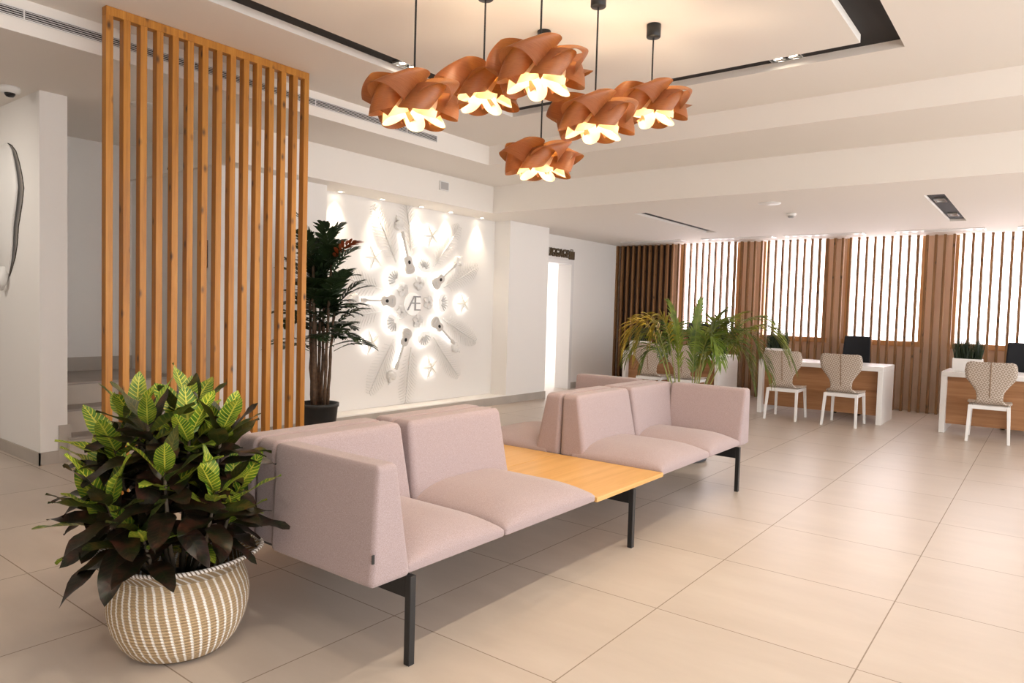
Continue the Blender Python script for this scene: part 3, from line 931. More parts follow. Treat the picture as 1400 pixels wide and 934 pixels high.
def bez_frond(mb, P0, P1, P2, nl, LL, LW, droop, tone, rng, start, stem, sr):
    pt = lambda t: P0 * (1 - t) ** 2 + P1 * (2 * t * (1 - t)) + P2 * t * t
    tg = lambda t: ((P1 - P0) * (2 * (1 - t)) + (P2 - P1) * (2 * t)).normalized()
    n = 18
    tube(stem, [pt(i / n) for i in range(n + 1)], [sr * (1 - .78 * i / n) for i in range(n + 1)], 5)
    side = tg(.5).cross(Vector((0, 0, 1)))
    if side.length < .15: side = Vector((rng.uniform(-1, 1), rng.uniform(-1, 1), 0))
    side.normalize()
    for k in range(nl):
        f = k / (nl - 1); t = start + (1 - start) * f
        q, d = pt(t), tg(t)
        sd = (side - d * side.dot(d)).normalized(); up = sd.cross(d).normalized()
        prof = math.sin(PI * (.16 + .74 * f)) ** .55
        for s_ in (-1, 1):
            a = (1.05 - .62 * f + rng.uniform(-.1, .1)) * (.42 if P2.z > 1.4 else 1)
            dd = sd * (s_ * math.sin(a)) + d * math.cos(a) + up * (.25 + rng.uniform(-.12, .12)) * math.sin(a)
            blade(mb, q, dd, up, LL * prof * rng.uniform(.85, 1.1), LW, droop * rng.uniform(.7, 1.4), .25, 6, tone, lambda x: max(.05, math.sin(PI * min(1, .08 + .92 * x)) ** .7), 0, 0, rng)

# palm behind the far end of the sofa
rng = random.Random(5)
PX, PY = 6.62, 2.86
palm = thing('potted_palm', 'arching feather palm in a dark pot behind the far sofa arm', 'plant', (PX, PY, 0))
m = MB(); lathe(m, [(.0, .0), (.17, 0), (.215, .012), (.235, .06), (.228, .06), (.205, .02), (0, .02)], 40); m.build('saucer', M['saucer'], palm)
m = MB(); lathe(m, [(.0, .021), (.15, .021), (.155, .03), (.19, .31), (.20, .31), (.20, .335), (.185, .335), (.18, .30)], 40); m.build('pot', M['pot_black'], palm)
m = MB(); lathe(m, [(0, .31), (.1, .305), (.183, .30)], 24); m.build('soil', M['soil'], palm)
view = math.atan2(PY, PX)
def paz(deg): return view + math.radians(deg)      # 0 = away from the sofa's near end, 90 = towards the relief wall
lat = Vector((-math.sin(view), math.cos(view), 0)); dep = Vector((math.cos(view), math.sin(view), 0))
# each frond: tip (left, away, height), control (left, away, height), leaflet length, tone
FR = [((.52, .05, 1.02), (.38, .0, 2.0), .30, .75), ((.62, .25, .98), (.30, .1, 1.75), .30, .1), ((.36, -.10, 1.20), (.22, -.05, 1.85), .28, .45),
      ((-.98, -.02, 1.00), (-.50, .0, 2.10), .36, .05), ((-.80, .25, .86), (-.42, .1, 1.95), .36, .0), ((-.62, -.05, .80), (-.40, -.02, 1.75), .34, .0),
      ((-.45, .35, 1.10), (-.22, .15, 1.95), .30, .1), ((.20, .1, 1.55), (.06, .05, 1.2), .15, .05), ((-.10, .1, 1.56), (-.03, .05, 1.1), .15, .0),
      ((-.34, .15, 1.50), (-.05, .08, 1.2), .18, .05), ((-.52, .25, 1.48), (-.12, .1, 1.3), .22, .2), ((.25, .5, 1.05), (.12, .3, 1.85), .28, .0),
      ((-.20, .65, .95), (-.1, .35, 1.8), .30, .0), ((-.30, -.30, 1.02), (-.14, -.12, 1.70), .26, .0),
      ((.45, .1, .92), (.3, .05, 1.45), .26, .0), ((-.40, .0, 1.25), (-.2, .0, 1.7), .30, .0), ((.62, -.05, 1.10), (.42, .0, 1.85), .30, .9), ((-.90, -.1, 1.08), (-.55, -.05, 1.85), .34, .15)]
for (tp, cp, LL, tone) in FR:
    P2 = lat * tp[0] + dep * tp[1] + Vector((0, 0, tp[2])); P1 = lat * cp[0] + dep * cp[1] + Vector((0, 0, cp[2]))
    P0 = lat * (.06 * (1 if tp[0] > 0 else -1)) + dep * rng.uniform(-.05, .05) + Vector((0, 0, .305))
    m, st = MB(), MB()
    bez_frond(m, P0, P1, P2, 26, LL, .0095, .95, tone, rng, .38, st, .007)
    f = m.build('frond', M['palm'], palm); st.build('rachis', M['palm_stem'], f)

# tall cane palm beside the slatted divider
rng = random.Random(8)
cane = thing('cane_palm', 'tall bamboo palm with brown canes in a black pot by the slatted divider', 'plant', (4.47, 5.88, 0))
m = MB(); lathe(m, [(.0, .0), (.15, 0), (.155, .01), (.195, .41), (.205, .41), (.207, .445), (.19, .445), (.185, .40)], 40); m.build('pot', M['pot_black'], cane)
m = MB(); lathe(m, [(0, .41), (.1, .405), (.188, .40)], 24); m.build('soil', M['soil'], cane)
fl = MB()
for k in range(7):
    a = k * 2.4; r = .035 + .05 * (k % 3) / 2
    h = (1.92, 1.72, 1.84, 1.60, 1.95, 1.42, 1.70)[k]
    b0 = Vector((r * math.cos(a), r * math.sin(a), .40)); tp = Vector((r * 1.7 * math.cos(a), r * 1.7 * math.sin(a), h))
    m = MB()
    pts = [b0.lerp(tp, i / 10) + Vector((rng.uniform(-.006, .006), rng.uniform(-.006, .006), 0)) for i in range(11)]
    tube(m, pts, [.016 + (.004 if i % 2 else 0) - .006 * i / 10 for i in range(11)], 8)
    m.build('cane', M['cane'], cane)
    for j in range(11):
        f = j / 10
        az = a + j * 2.399
        o_ = tp - Vector((0, 0, (.75 if h > 1.6 else .45) * (1 - f)))
        frond(fl, o_, az, .55 + .85 * f, rng.uniform(.36, .48), 1.1 - .4 * f, 9, .175, .019, .45, 0.0, rng, .25, .95, fl, .004, .1)
    if k in (2, 5): frond(fl, tp, a, .9, .42, .8, 8, .17, .018, .4, .85 if k == 2 else 0, rng, .25, .9, fl, .004, .1)
for (az, z, e) in ((-.75, .98, .5), (-.2, 1.05, .4), (2.6, 1.0, .5)):
    frond(fl, (0.03, -.02, z), az, e, .5, .9, 9, .18, .018, .4, 0, rng, .3, .95, fl, .004, .1)
fl.build('foliage', M['cane_leaf'], cane)

# ------------------------------------------------------------------ round wall relief
RC = Vector((6.79, 0, 1.51)); YN = 6.90
def polar(a, r): return (RC.x + r * math.sin(math.radians(a)), RC.z + r * math.cos(math.radians(a)))
def clock(a):
    h = round((a % 360) / 30) % 12
    return ['twelve', 'one', 'two', 'three', 'four', 'five', 'six', 'seven', 'eight', 'nine', 'ten', 'eleven'][h] + " o'clock"
def at(o, a, r, rot=None):
    x, z = polar(a, r); o.location = (x, YN, z); o.rotation_euler = (0, math.radians(a if rot is None else rot), 0)
# guitar, origin at the body's end, neck along +z
def guitar_outline():
    p = []
    for i in range(33):
        t = i / 32
        z = .25 * t
        w = .085 * math.sin(PI * min(1, t / .62 * .5 + .0)) if t < .31 else None
        key = [(0, 0), (.05, .045), (.15, .078), (.32, .085), (.48, .066), (.58, .055), (.70, .060), (.82, .063), (.93, .050), (1, .018)]
        for (a, wa), (b_, wb) in zip(key, key[1:]):
            if a <= t <= b_:
                k = (t - a) / (b_ - a); k = k * k * (3 - 2 * k) if False else k
                w = wa + (wb - wa) * k; break
        p.append((w, z))
    return p
gp = guitar_outline()
poly = gp + [(-w, z) for (w, z) in reversed(gp[1:-1])] if False else [(w, z) for w, z in gp] + [(-w, z) for w, z in reversed(gp)][:-1]
GA = (-90, -18, 54, 127, 202)
proto = None
for a in GA:
    lab = 'relief guitar on the lit wall with its neck pointing to ' + clock(a)
    if proto is None:
        t = thing('wall_guitar', lab, 'wall relief', (0, 0, 0), 0, 'guitars of the round wall relief')
        m = MB(); prism(m, poly[1:], -.075, -.045, .005); m.build('body', M['guitar_grey'], t, smooth=False)
        m = MB(); prism(m, [(.022 * math.cos(2 * PI * i / 24), .165 + .026 * math.sin(2 * PI * i / 24)) for i in range(24)], -.078, -.073); m.build('sound_hole', M['paint_black'], t, smooth=False)
        m = MB(); box(m, -.011, .011, -.076, -.05, .235, .50, .003); m.build('neck', M['guitar_grey'], t, smooth=False)
        m = MB(); prism(m, [(-.014, .49), (.014, .49), (.026, .52), (.020, .58), (-.020, .58), (-.026, .52)], -.074, -.05, .003); m.build('headstock', M['guitar_grey'], t, smooth=False)
        m = MB(); box(m, -.035, .035, -.08, -.074, .065, .078, .002); m.build('bridge', M['shell_grey'], t, smooth=False)
        m = MB(); prism(m, [(w * .8, .02 + z * .85) for w, z in poly[1:]], -.038, -.028); box(m, -.008, .008, -.038, -.028, .24, .56); m.build('led_backlight', M['led'], t, smooth=False)
        proto = t
    else: t = copy_tree(proto, lab)
    at(t, a, .385)
# starfish
def star_poly(R, r, n=5):
    out = []
    for i in range(n * 6):
        f = (i % 6) / 6; a = 2 * PI * i / (n * 6)
        k = abs(f - .5) * 2          # 1 at the arm tip, 0 between arms
        out.append(((r + (R - r) * k ** 1.8) * math.sin(a), (r + (R - r) * k ** 1.8) * math.cos(a)))
    return out
SA = (-55, 15, 90, 162, 236)
M['star_white'] = pbr('translucent_white', (.9, .88, .84), .5, emit=(1, .95, .88), es=.14)
M['star_pale'] = pbr('pale_yellow_relief', (.88, .83, .70), .5)
proto = None
for a in SA:
    lab = "white backlit starfish at " + clock(a) + ' of the round wall relief'
    if proto is None:
        t = thing('wall_starfish', lab, 'wall relief', (0, 0, 0), 0, 'starfish of the round wall relief')
        # domed star: ridge along each arm
        m = MB(); sp = star_poly(.165, .058)
        vs = [(0, -.082, 0)] + [(x, -.055, z) for x, z in sp] + [(x, -.045, z) for x, z in sp]
        n = len(sp)
        fs = [(0, 1 + i, 1 + (i + 1) % n) for i in range(n)] + [(1 + i, 1 + n + i, 1 + n + (i + 1) % n, 1 + (i + 1) % n) for i in range(n)] + [tuple(1 + n + i for i in range(n))]
        m.add(vs, fs); m.build('body', M['star_white'], t, smooth=False)
        m = MB()
        for i in range(5):
            g_ = 2 * PI * i / 5
            tube(m, [(0, -.083, 0), (.075 * math.sin(g_), -.071, .075 * math.cos(g_)), (.14 * math.sin(g_), -.060, .14 * math.cos(g_))], [.008, .006, .003], 6)
        m.build('arm_ridge', M['star_pale'], t)
        m = MB(); prism(m, [(x * .85, z * .85) for x, z in sp], -.038, -.026); m.build('led_backlight', M['led'], t, smooth=False)
        proto = t
    else: t = copy_tree(proto, lab)
    at(t, a, .95, a + 36)
# scallop shells
proto = None
for a in SA:
    lab = 'grey-ribbed scallop shell at ' + clock(a) + ' in the ring around the monogram'
    if proto is None:
        t = thing('wall_shell', lab, 'wall relief', (0, 0, 0), 0, 'shells of the round wall relief')
        m = MB()
        sh = [(-.03, -.10), (.03, -.10)] + [((.125 + .006 * math.cos(9 * b_)) * math.sin(b_), -.03 + (.125 + .006 * math.cos(9 * b_)) * math.cos(b_)) for b_ in [math.radians(105 - 210 * i / 40) for i in range(41)]]
        prism(m, sh, -.062, -.048, .004); m.build('shell', M['star_white'], t, smooth=False)
        m = MB()
        for i in range(7):
            b_ = math.radians(-66 + 22 * i)
            x1, z1 = .118 * math.sin(b_), -.03 + .118 * math.cos(b_)
            tube(m, [(.25 * x1, -.064, -.07 + .25 * (z1 + .07)), (.65 * x1, -.068, -.07 + .65 * (z1 + .07)), (x1, -.062, z1)], [.004, .011, .007], 6)
        m.build('rib', M['shell_grey'], t)
        m = MB(); prism(m, [(x * .85, z * .85 - .005) for x, z in sh], -.040, -.028); m.build('led_backlight', M['led'], t, smooth=False)
        proto = t
    else: t = copy_tree(proto, lab)
    at(t, a, .525)
# conch shells at the guitar heads
proto = None
for a in GA:
    lab = 'white conch relief beyond the guitar head pointing to ' + clock(a)
    if proto is None:
        t = thing('wall_conch', lab, 'wall relief', (0, 0, 0), 0, 'conches of the round wall relief')
        m = MB()
        pts, rs = [], []
        for i in range(40):
            f = i / 39
            b_ = f * 4.2 * PI
            q = .055 * (1 - f) ** 1.2
            pts.append((q * math.cos(b_) * .9, -.02 - .02 * (1 - f), -.05 + .16 * f + q * math.sin(b_) * .5)); rs.append(.038 * (1 - f) + .004)
        tube(m, pts, rs, 8); m.build('spire', M['plaster_relief'], t)
        m = MB(); prism(m, [(-.075, -.045), (-.03, -.095), (.035, -.09), (.085, -.03), (.06, .03), (.0, .01), (-.05, .015)], -.05, -.004, .012); m.build('lip', M['plaster_relief'], t, smooth=False)
        proto = t
    else: t = copy_tree(proto, lab)
    at(t, a, 1.08, a)
# low-relief palm leaves
proto = None
for a0 in SA:
    for sgn in (-1, 1):
        a = a0 + sgn * 21
        h = (a % 360) / 30; fr = h - math.floor(h)
        lab = 'white low-relief palm leaf on the ' + ('earlier' if sgn < 0 else 'later') + ' clock side of the starfish at ' + clock(a0)
        if proto is None:
            t = thing('wall_palm_leaf', lab, 'wall relief', (0, 0, 0), 0, 'palm leaves of the round wall relief')
            m = MB(); tube(m, [(0, -.008, 0), (.01, -.012, .4), (0, -.006, .80)], [.012, .009, .003], 6); m.build('midrib', M['plaster_relief'], t)
            m = MB()
            for k in range(17):
                z = .06 + .72 * k / 16
                for s in (-1, 1):
                    LL = .22 * math.sin(PI * (.22 + .70 * k / 16)) ** .8
                    d = Vector((s * .72, -.02, .70)).normalized()
                    p0 = Vector((0, -.008, z)); p1 = p0 + d * LL * .5 + Vector((0, -.008, 0)); p2 = p0 + d * LL + Vector((s * .01, .004, -.03))
                    tube(m, [p0, p1, p2], [.002, .0045, .0015], 6)
            m.build('leaflet_rows', M['plaster_relief'], t)
            proto = t
        else: t = copy_tree(proto, lab)
        at(t, a, .62, a + sgn * 4)
# hibiscus rosette around the monogram
proto = None
for i in range(5):
    a = GA[i]
    lab = 'white hibiscus relief between the monogram and the guitar at ' + clock(a)
    if proto is None:
        t = thing('wall_flower', lab, 'wall relief', (0, 0, 0), 0, 'flowers of the round wall relief')
        for k in range(5):
            g_ = 2 * PI * k / 5
            m = MB()
            vs, fs = [], []
            nu, nv = 7, 6
            for iu in range(nu):
                for iv in range(nv):
                    f = iv / (nv - 1); s = (iu / (nu - 1) - .5) * 2
                    r = .012 + .088 * f; ww = .048 * math.sin(PI * (.12 + .68 * f)) * s
                    px, pz = ww, r - .012 * s * s * f
                    yy = -.008 - .035 * f + .045 * f * f + .012 * math.cos(s * 3.2) * f
                    vs.append((px * math.cos(g_) + pz * math.sin(g_), yy - .012, -px * math.sin(g_) + pz * math.cos(g_)))
            for iu in range(nu - 1):
                for iv in range(nv - 1): fs.append((iu * nv + iv, (iu + 1) * nv + iv, (iu + 1) * nv + iv + 1, iu * nv + iv + 1))
            m.add(vs, fs)
            pe = m.build('petal', M['plaster_relief'], t)
            so = pe.modifiers.new('thick', 'SOLIDIFY'); so.thickness = .006
        m = MB(); tube(m, [(0, -.02, 0), (.01, -.07, .012)], [.008, .005], 8); m.build('stamen', M['plaster_relief'], t)
        proto = t
    else: t = copy_tree(proto, lab)
    at(t, a + 36, .27, a * 1.7)
# monogram
def text(name, body, size, ext, mat, loc, parent=None, bold=0.0, shear=0.0, sx=1.0):
    cu = bpy.data.curves.new(name, 'FONT'); cu.body = body; cu.size = size; cu.extrude = ext; cu.align_x = 'CENTER'; cu.align_y = 'CENTER'; cu.offset = bold
    cu.materials.append(mat)
    o = bpy.data.objects.new(name, cu); COL.objects.link(o)
    o.location = loc; o.rotation_euler = (PI / 2, 0, 0); o.scale = (sx, 1, 1)
    dg = bpy.context.evaluated_depsgraph_get()
    me = bpy.data.meshes.new_from_object(o.evaluated_get(dg))
    bpy.data.objects.remove(o)
    q = bpy.data.objects.new(name, me); COL.objects.link(q)
    q.location = loc; q.rotation_euler = (PI / 2, 0, 0); q.scale = (sx, 1, 1)
    if parent: q.parent = parent
    return q
t = thing('wall_monogram', 'grey joined AE monogram at the centre of the round wall relief', 'monogram', (6.75, YN, 1.48))
text('lettering', '\u00c6', .30, .006, M['letter_grey'], (0, -.05, 0), t, -.004)
m = MB(); prism(m, [(.155 * math.sin(2 * PI * i / 40), .155 * math.cos(2 * PI * i / 40)) for i in range(40)], -.032, -.012, .004); m.build('backing_disc', M['star_white'], t, smooth=False)

# ------------------------------------------------------------------ reception desks
def desk(yc, label):
    t = thing('reception_desk', label, 'desk', (10.70, yc, 0), 0, 'white and walnut desks by the windows')
    W = .845; D = .85; H = .80; th = .065
    m = MB(); box(m, 0, D, -W, W, H - th, H, .004); m.build('desktop', M['white_gloss'], t, smooth=False)
    for s in (-1, 1):
        m = MB(); a, b_ = (s * W, s * (W - th)); box(m, 0, D, min(a, b_), max(a, b_), 0, H - th, .004); m.build('side_panel', M['white_gloss'], t, smooth=False)
    m = MB(); box(m, .10, .12, -W + th, W - th, .115, H - th); m.build('front_panel', M['walnut'], t, smooth=False)
    return t
dk = desk(4.955, 'white waterfall desk with walnut front behind the feather palm')
d2 = copy_tree(dk, 'white waterfall desk with two patterned chairs and no palm before it'); d2.location = (10.70, 2.645, 0)
d3 = copy_tree(dk, 'white waterfall desk with one patterned chair and a grass planter on its end'); d3.location = (10.70, .275, 0)

# ------------------------------------------------------------------ patterned chairs
def make_chair(label):
    t = thing('visitor_chair', label, 'chair', (0, 0, 0), 0, 'patterned visitor chairs at the desks')
    # one bent shell: seat then back
    prof = [(.25, .452), (.20, .462), (.10, .462), (0, .460), (-.10, .458), (-.165, .466), (-.205, .50), (-.225, .56), (-.238, .62), (-.252, .70), (-.265, .78), (-.280, .86), (-.296, .94), (-.305, .975)]
    wid = [.21, .225, .23, .23, .215, .165, .138, .132, .142, .195, .252, .265, .255, .235]
    # lengthwise resample
    def lerp_list(a, f):
        i = min(int(f), len(a) - 2); k = f - i
        k2 = k
        if isinstance(a[0], tuple): return tuple(a[i][j] + (a[i + 1][j] - a[i][j]) * k2 for j in range(len(a[0])))
        return a[i] + (a[i + 1] - a[i]) * k2
    m = MB(); NV, NU = 52, 12
    vs, uv, fs = [], [], []
    s = 0; last = None
    for i in range(NV + 1):
        f = i / NV * (len(prof) - 1)
        x, z = lerp_list(prof, f); w = lerp_list(wid, f)
        if i == NV: w *= .86
        if last: s += math.hypot(x - last[0], z - last[1])
        last = (x, z)
        for j in range(NU + 1):
            q = (j / NU - .5) * 2
            vs.append((x + .018 * q * q * (1 if z > .55 else 0), q * w, z + (.010 * q * q if z < .5 else 0)))
            uv.append((q * w + .5, s))
    for i in range(NV):
        for j in range(NU):
            a = i * (NU + 1) + j; fs.append((a, a + 1, a + NU + 2, a + NU + 1))
    m.add(vs, fs, uv)
    sh = m.build('seat_shell', M['pattern'], t)
    so = sh.modifiers.new('thick', 'SOLIDIFY'); so.thickness = .014; so.offset = 1
    m = MB(); tube(m, [(x - .016 if z > .5 else x, 0, z + (.0 if z > .5 else .012)) for x, z in prof[4:]], .006, 6)
    m.build('seam', M['piping'], sh)
    leg = M['white_gloss']
    for (sx, sy) in ((-1, -1), (-1, 1), (1, -1), (1, 1)):
        m = MB()
        xt, yt, xb_, yb = (-.205 if sx < 0 else .235), sy * .195, (-.285 if sx < 0 else .285), sy * .212
        a, b_ = .019, .015
        hexa(m, [(xb_ - b_, yb - b_, 0), (xb_ + b_, yb - b_, 0), (xb_ + b_, yb + b_, 0), (xb_ - b_, yb + b_, 0)],
             [(xt - a, yt - a, .44), (xt + a, yt - a, .44), (xt + a, yt + a, .44), (xt - a, yt + a, .44)], .003)
        m.build('leg', leg, t, smooth=False)
    m = MB(); box(m, -.222, -.19, -.195, .195, .395, .442, .004); box(m, .22, .25, -.195, .195, .395, .442, .004); box(m, -.2, .23, -.21, -.18, .395, .442, .004); box(m, -.2, .23, .18, .21, .395, .442, .004)
    m.build('seat_frame', leg, t, smooth=False)
    return t
ch = make_chair('patterned chair at the palm-side end of the middle desk')
ch.location = (10.40, 2.985, 0); ch.rotation_euler = (0, 0, .03)
for (x, y, r, lab) in ((10.42, 2.216, 0.0, 'patterned chair before the middle desk, in plain view beside the black office chair'), (10.475, .568, .04, 'patterned chair before the desk with the grass planter in plain view'),
                       (10.40, 5.05, 0, 'patterned chair behind the palm, at the corner-side half of its desk'), (10.40, 4.485, 0, 'patterned chair mostly hidden by the palm stems')):
    c = copy_tree(ch, lab); c.location = (x, y, 0); c.rotation_euler = (0, 0, r)

# ------------------------------------------------------------------ office chairs, monitor, planters
def office_chair(label):
    t = thing('office_chair', label, 'office chair', (0, 0, 0), 0, 'black office chairs behind the desks')
    m = MB()
    def df(p):
        k = (p.z - .58) / .60
        w = 1 - .14 * max(0, k) - .12 * max(0, .35 - k)
        p.y *= w; p.x += .06 * k + .10 * (p.y / .22) ** 2 * -.3
        return p
    rbox(m, .22, .27, -.215, .215, .60, 1.18, .024, df, nin=10); m.build('backrest', M['black_mesh'], t)
    m = MB(); rbox(m, -.25, .22, -.24, .24, .44, .52, .035, None, nin=6); m.build('seat', M['black_mesh'], t)
    m = MB(); tube(m, [(.0, 0, .43), (.2, 0, .43), (.30, 0, .50), (.31, 0, .75)], .02, 8); m.build('back_bracket', M['black_plastic'], t)
    m = MB(); tube(m, [(0, 0, .1), (0, 0, .44)], .03, 12); m.build('gas_column', M['black_plastic'], t)
    m = MB()
    for k in range(5):
        a = 2 * PI * k / 5; tube(m, [(0, 0, .12), (.28 * math.cos(a), .28 * math.sin(a), .075)], [.028, .016], 8)
    m.build('star_base', M['black_plastic'], t)
    for k in range(5):
        a = 2 * PI * k / 5; c = Vector((.285 * math.cos(a), .285 * math.sin(a), .03)); w = Vector((-math.sin(a), math.cos(a), 0)) * .02
        m = MB(); tube(m, [c - w, c + w], .03, 14); m.build('caster', M['black_plastic'], t)
    for s in (-1, 1):
        m = MB(); tube(m, [(0, s * .25, .47), (0.0, s * .29, .50), (0, s * .29, .66)], .015, 8); box(m, -.14, .12, s * .29 - .03, s * .29 + .03, .66, .685, .008); m.build('armrest', M['black_plastic'], t)
    return t
oc = office_chair('black office chair behind the middle desk'); oc.location = (11.80, 2.42, 0)
oc2 = copy_tree(oc, 'black office chair behind the desk with the planter in plain view'); oc2.location = (11.85, .30, 0)
oc3 = copy_tree(oc, 'black office chair behind the palm and the computer monitor'); oc3.location = (11.95, 4.75, 0)

t = thing('computer_monitor', 'black computer monitor seen from behind on the palm-side desk', 'monitor', (11.25, 4.60, .80), .05)
m = MB(); box(m, -.02, .02, -.26, .26, .13, .50, .008); m.build('screen_housing', M['black_plastic'], t, smooth=False)
m = MB(); box(m, .0201, .022, -.245, .245, .145, .485); m.build('display', M['screen_black'], t, smooth=False)
m = MB(); hexa(m, [(-.05, -.035, .01), (-.03, -.035, .01), (-.03, .035, .01), (-.05, .035, .01)], [(-.035, -.03, .3), (-.02, -.03, .3), (-.02, .03, .3), (-.035, .03, .3)], .003); m.build('stand_neck', M['black_plastic'], t, smooth=False)
m = MB(); box(m, -.11, .10, -.13, .13, 0, .012, .004); m.build('stand_base', M['black_plastic'], t, smooth=False)

def planter(loc, label, seed):
    rg = random.Random(seed)
    t = thing('grass_planter', label, 'planter', loc, 0, 'white boxes of grass on the desks')
    m = MB()
    W, D, H = .165, .085, .17
    box(m, -D, -D + .012, -W, W, 0, H, .002); box(m, D - .012, D, -W, W, 0, H, .002); box(m, -D + .012, D - .012, -W, -W + .012, 0, H, .002); box(m, -D + .012, D - .012, W - .012, W, 0, H, .002); box(m, -D + .012, D - .012, -W + .012, W - .012, 0, .012)
    m.build('box', M['white_gloss'], t, smooth=False)
    m = MB(); box(m, -D + .012, D - .012, -W + .012, W - .012, .012, H - .02); m.build('soil', M['soil'], t, smooth=False)
    m = MB()
    for i in range(420):
        p = Vector((rg.uniform(-D + .018, D - .018), rg.uniform(-W + .018, W - .018), H - .022))
        d = Vector((rg.uniform(-.22, .22), rg.uniform(-.22, .22), 1))
        blade(m, p, d, (rg.uniform(-1, 1), rg.uniform(-1, 1), .1), rg.uniform(.20, .31), .0045, rg.uniform(-.05, .25), .2, 4, rg.random() * .5, lambda x: max(.08, (1 - x) ** .6), 0, 0, rg)
    m.build('grass', M['grass'], t)
    return t
planter((10.98, .86, .80), 'white planter box of dark grass on the desk with one patterned chair', 1)
planter((10.98, 5.62, .80), 'white planter box of dark grass on the desk corner by the dark slats', 2)
planter((10.98, 3.30, .80), 'white planter box of dark grass on the middle desk behind the palm fronds', 3)

# ------------------------------------------------------------------ signs, wall sculpture
t = thing('door_sign', 'dark wooden LUGGAGE lettering with a suitcase above the bright doorway', 'sign', (10.60, YL, 2.475))
text('lettering', 'LUGGAGE', .205, .018, M['sign_wood'], (-.10, -.02, 0), t, .002, 0, .80)
m = MB(); box(m, .29, .47, -.035, -.002, -.085, .065, .012); m.build('suitcase', M['sign_wood'], t, smooth=False)
m = MB(); tube(m, [(.345, -.018, .06), (.345, -.018, .095), (.415, -.018, .095), (.415, -.018, .06)], .008, 8); m.build('suitcase_handle', M['sign_wood'], t)
m = MB(); box(m, .315, .323, -.037, -.034, -.08, .06); box(m, .437, .445, -.037, -.034, -.08, .06); m.build('suitcase_strap', pbr('strap_brown', (.09, .05, .02), .6), t, smooth=False)

t = thing('fire_point_sign', 'narrow dark and red strip sign on the stair side wall behind the slatted divider', 'sign', (3.79, 6.842, 1.92), -PI / 2)
m = MB(); box(m, -.042, .042, -.012, -.001, -.14, .14, .003); m.build('panel', pbr('sign_dark_brown', (.05, .015, .015), .5), t, smooth=False)
m = MB(); box(m, -.036, .036, -.0145, -.012, -.13, .02, .001); m.build('red_field', pbr('sign_red', (.22, .02, .03), .5), t, smooth=False)
t = thing('emergency_spotlight', 'small dark twin-head lamp high on the stair side wall behind the slatted divider', 'emergency light', (3.79, 7.40, 2.88), -PI / 2)
m = MB(); box(m, -.09, .09, -.06, 0, -.04, .04, .01); m.build('housing', pbr('dark_grey_plastic', (.12, .11, .10), .5), t, smooth=False)
for s in (-.05, .05):
    m = MB(); lathe(m, [(0, .0), (.03, 0), (.038, -.03), (0, -.034)], 20, (s, -.055, -.035)); m.build('lamp_head', M['black_plastic'], t)

# seahorse-like white relief on the stub wall's side
t = thing('wall_sculpture', 'white smooth organic sculpture hanging on the side of the stub wall', 'sculpture', (2.30, 7.55, 2.24))
m = MB()
prof = []
keys = [(-.62, .03, .02), (-.56, .10, .05), (-.46, .20, .10), (-.34, .27, .14), (-.18, .30, .16), (.0, .36, .18), (.14, .38, .18), (.26, .33, .16), (.38, .27, .14), (.48, .21, .11), (.54, .12, .07), (.57, .03, .02)]
NA = 24
vs, fs = [], []
for (z, w, d) in keys:
    for k in range(NA):
        a = 2 * PI * k / NA
        cx_ = -.03 * math.sin(z * 6)
        vs.append((-.006 - d * .26 + d * .26 * math.cos(a), cx_ - w * math.sin(a), z))
for i in range(len(keys) - 1):
    for k in range(NA): fs.append((i * NA + k, i * NA + (k + 1) % NA, (i + 1) * NA + (k + 1) % NA, (i + 1) * NA + k))
fs.append(tuple(range(NA))); fs.append(tuple((len(keys) - 1) * NA + k for k in range(NA)))
m.add(vs, fs); m.build('body', M['plaster_relief'], t)
m = MB()
tube(m, [(-.004, -.03 * math.sin(z * 6) - w - .004, z) for z, w, d in keys], .004, 6); m.build('dark_edge', pbr('dark_edge', (.05, .04, .03), .6), t)
m = MB(); tube(m, [(-.04, .0, -.55), (-.05, -.03, -.66), (-.05, .02, -.73), (-.05, .07, -.70)], [.05, .035, .025, .015], 10); m.build('curled_tail', M['plaster_relief'], t)

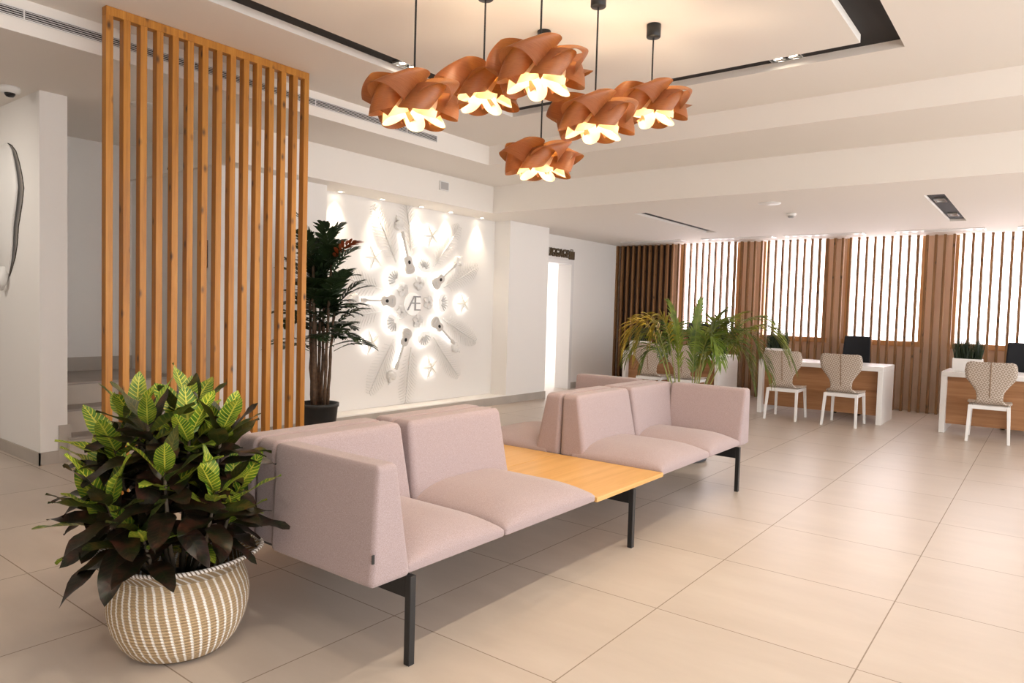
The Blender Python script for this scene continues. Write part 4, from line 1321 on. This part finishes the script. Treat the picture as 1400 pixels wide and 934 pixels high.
# ------------------------------------------------------------------ camera
F, YAW, PITCH, ROLL, CH = 963.0, .6535, -.0459, .02835, 1.45
fw = Vector((math.cos(YAW) * math.cos(PITCH), math.sin(YAW) * math.cos(PITCH), math.sin(PITCH)))
rt = Vector((math.sin(YAW), -math.cos(YAW), 0)); up = rt.cross(fw)
r2 = rt * math.cos(ROLL) + up * math.sin(ROLL); u2 = up * math.cos(ROLL) - rt * math.sin(ROLL)
cd = bpy.data.cameras.new('camera'); cam = bpy.data.objects.new('camera', cd); COL.objects.link(cam)
cd.sensor_width = 36; cd.sensor_fit = 'HORIZONTAL'; cd.lens = F / 1400 * 36
mw = Matrix((r2, u2, -fw)).transposed().to_4x4(); mw.translation = Vector((0, 0, CH))
cam.matrix_world = mw
cd.clip_start = .05; cd.clip_end = 100
SC.camera = cam

# ------------------------------------------------------------------ light
wd = bpy.data.worlds.new('sky'); SC.world = wd; wd.use_nodes = True
bg = wd.node_tree.nodes['Background']; bg.inputs[0].default_value = (.97, .985, 1.0, 1); bg.inputs[1].default_value = 2.5
def area(name, loc, rot, sx, sy, e, col):
    l = bpy.data.lights.new(name, 'AREA'); l.shape = 'RECTANGLE'; l.size = sx; l.size_y = sy; l.energy = e; l.color = col
    o = bpy.data.objects.new(name, l); COL.objects.link(o); o.location = loc; o.rotation_euler = rot
    return o
def spot(name, loc, e, ang, col=(1, .86, .68), blend=.7, size=.04, tgt=None):
    l = bpy.data.lights.new(name, 'SPOT'); l.energy = e; l.color = col; l.spot_size = math.radians(ang); l.spot_blend = blend; l.shadow_soft_size = size
    o = bpy.data.objects.new(name, l); COL.objects.link(o); o.location = loc
    d = (Vector(tgt) - Vector(loc)) if tgt else Vector((0, 0, -1))
    o.rotation_euler = d.to_track_quat('-Z', 'Y').to_euler()
    return o
spot('left_wall_fill', (.5, 7.0, Z2 - .02), 70, 120, (1, .93, .84), .9, .08, (2.2, 7.6, 1.0))  # added fill lamp without a fixture, lifts the dim left wall
for (x, y) in SPOTS: spot('slot_spot', (x, y, Z1 + .03), 30, 120)
for x in (-.4, 1.2, 2.8, 4.3): spot('slot_spot', (x, cy0 + .1, Z1 + .03), 36, 130)

SC.view_settings.view_transform = 'Standard'
SC.view_settings.look = 'None'
SC.view_settings.gamma = 1.0
SC.view_settings.exposure = 0.89
SC.view_settings.use_curve_mapping = False
SC.cycles.max_bounces = 8
SC.cycles.diffuse_bounces = 5
SC.cycles.sample_clamp_indirect = 6.0
SC.cycles.use_denoising = True
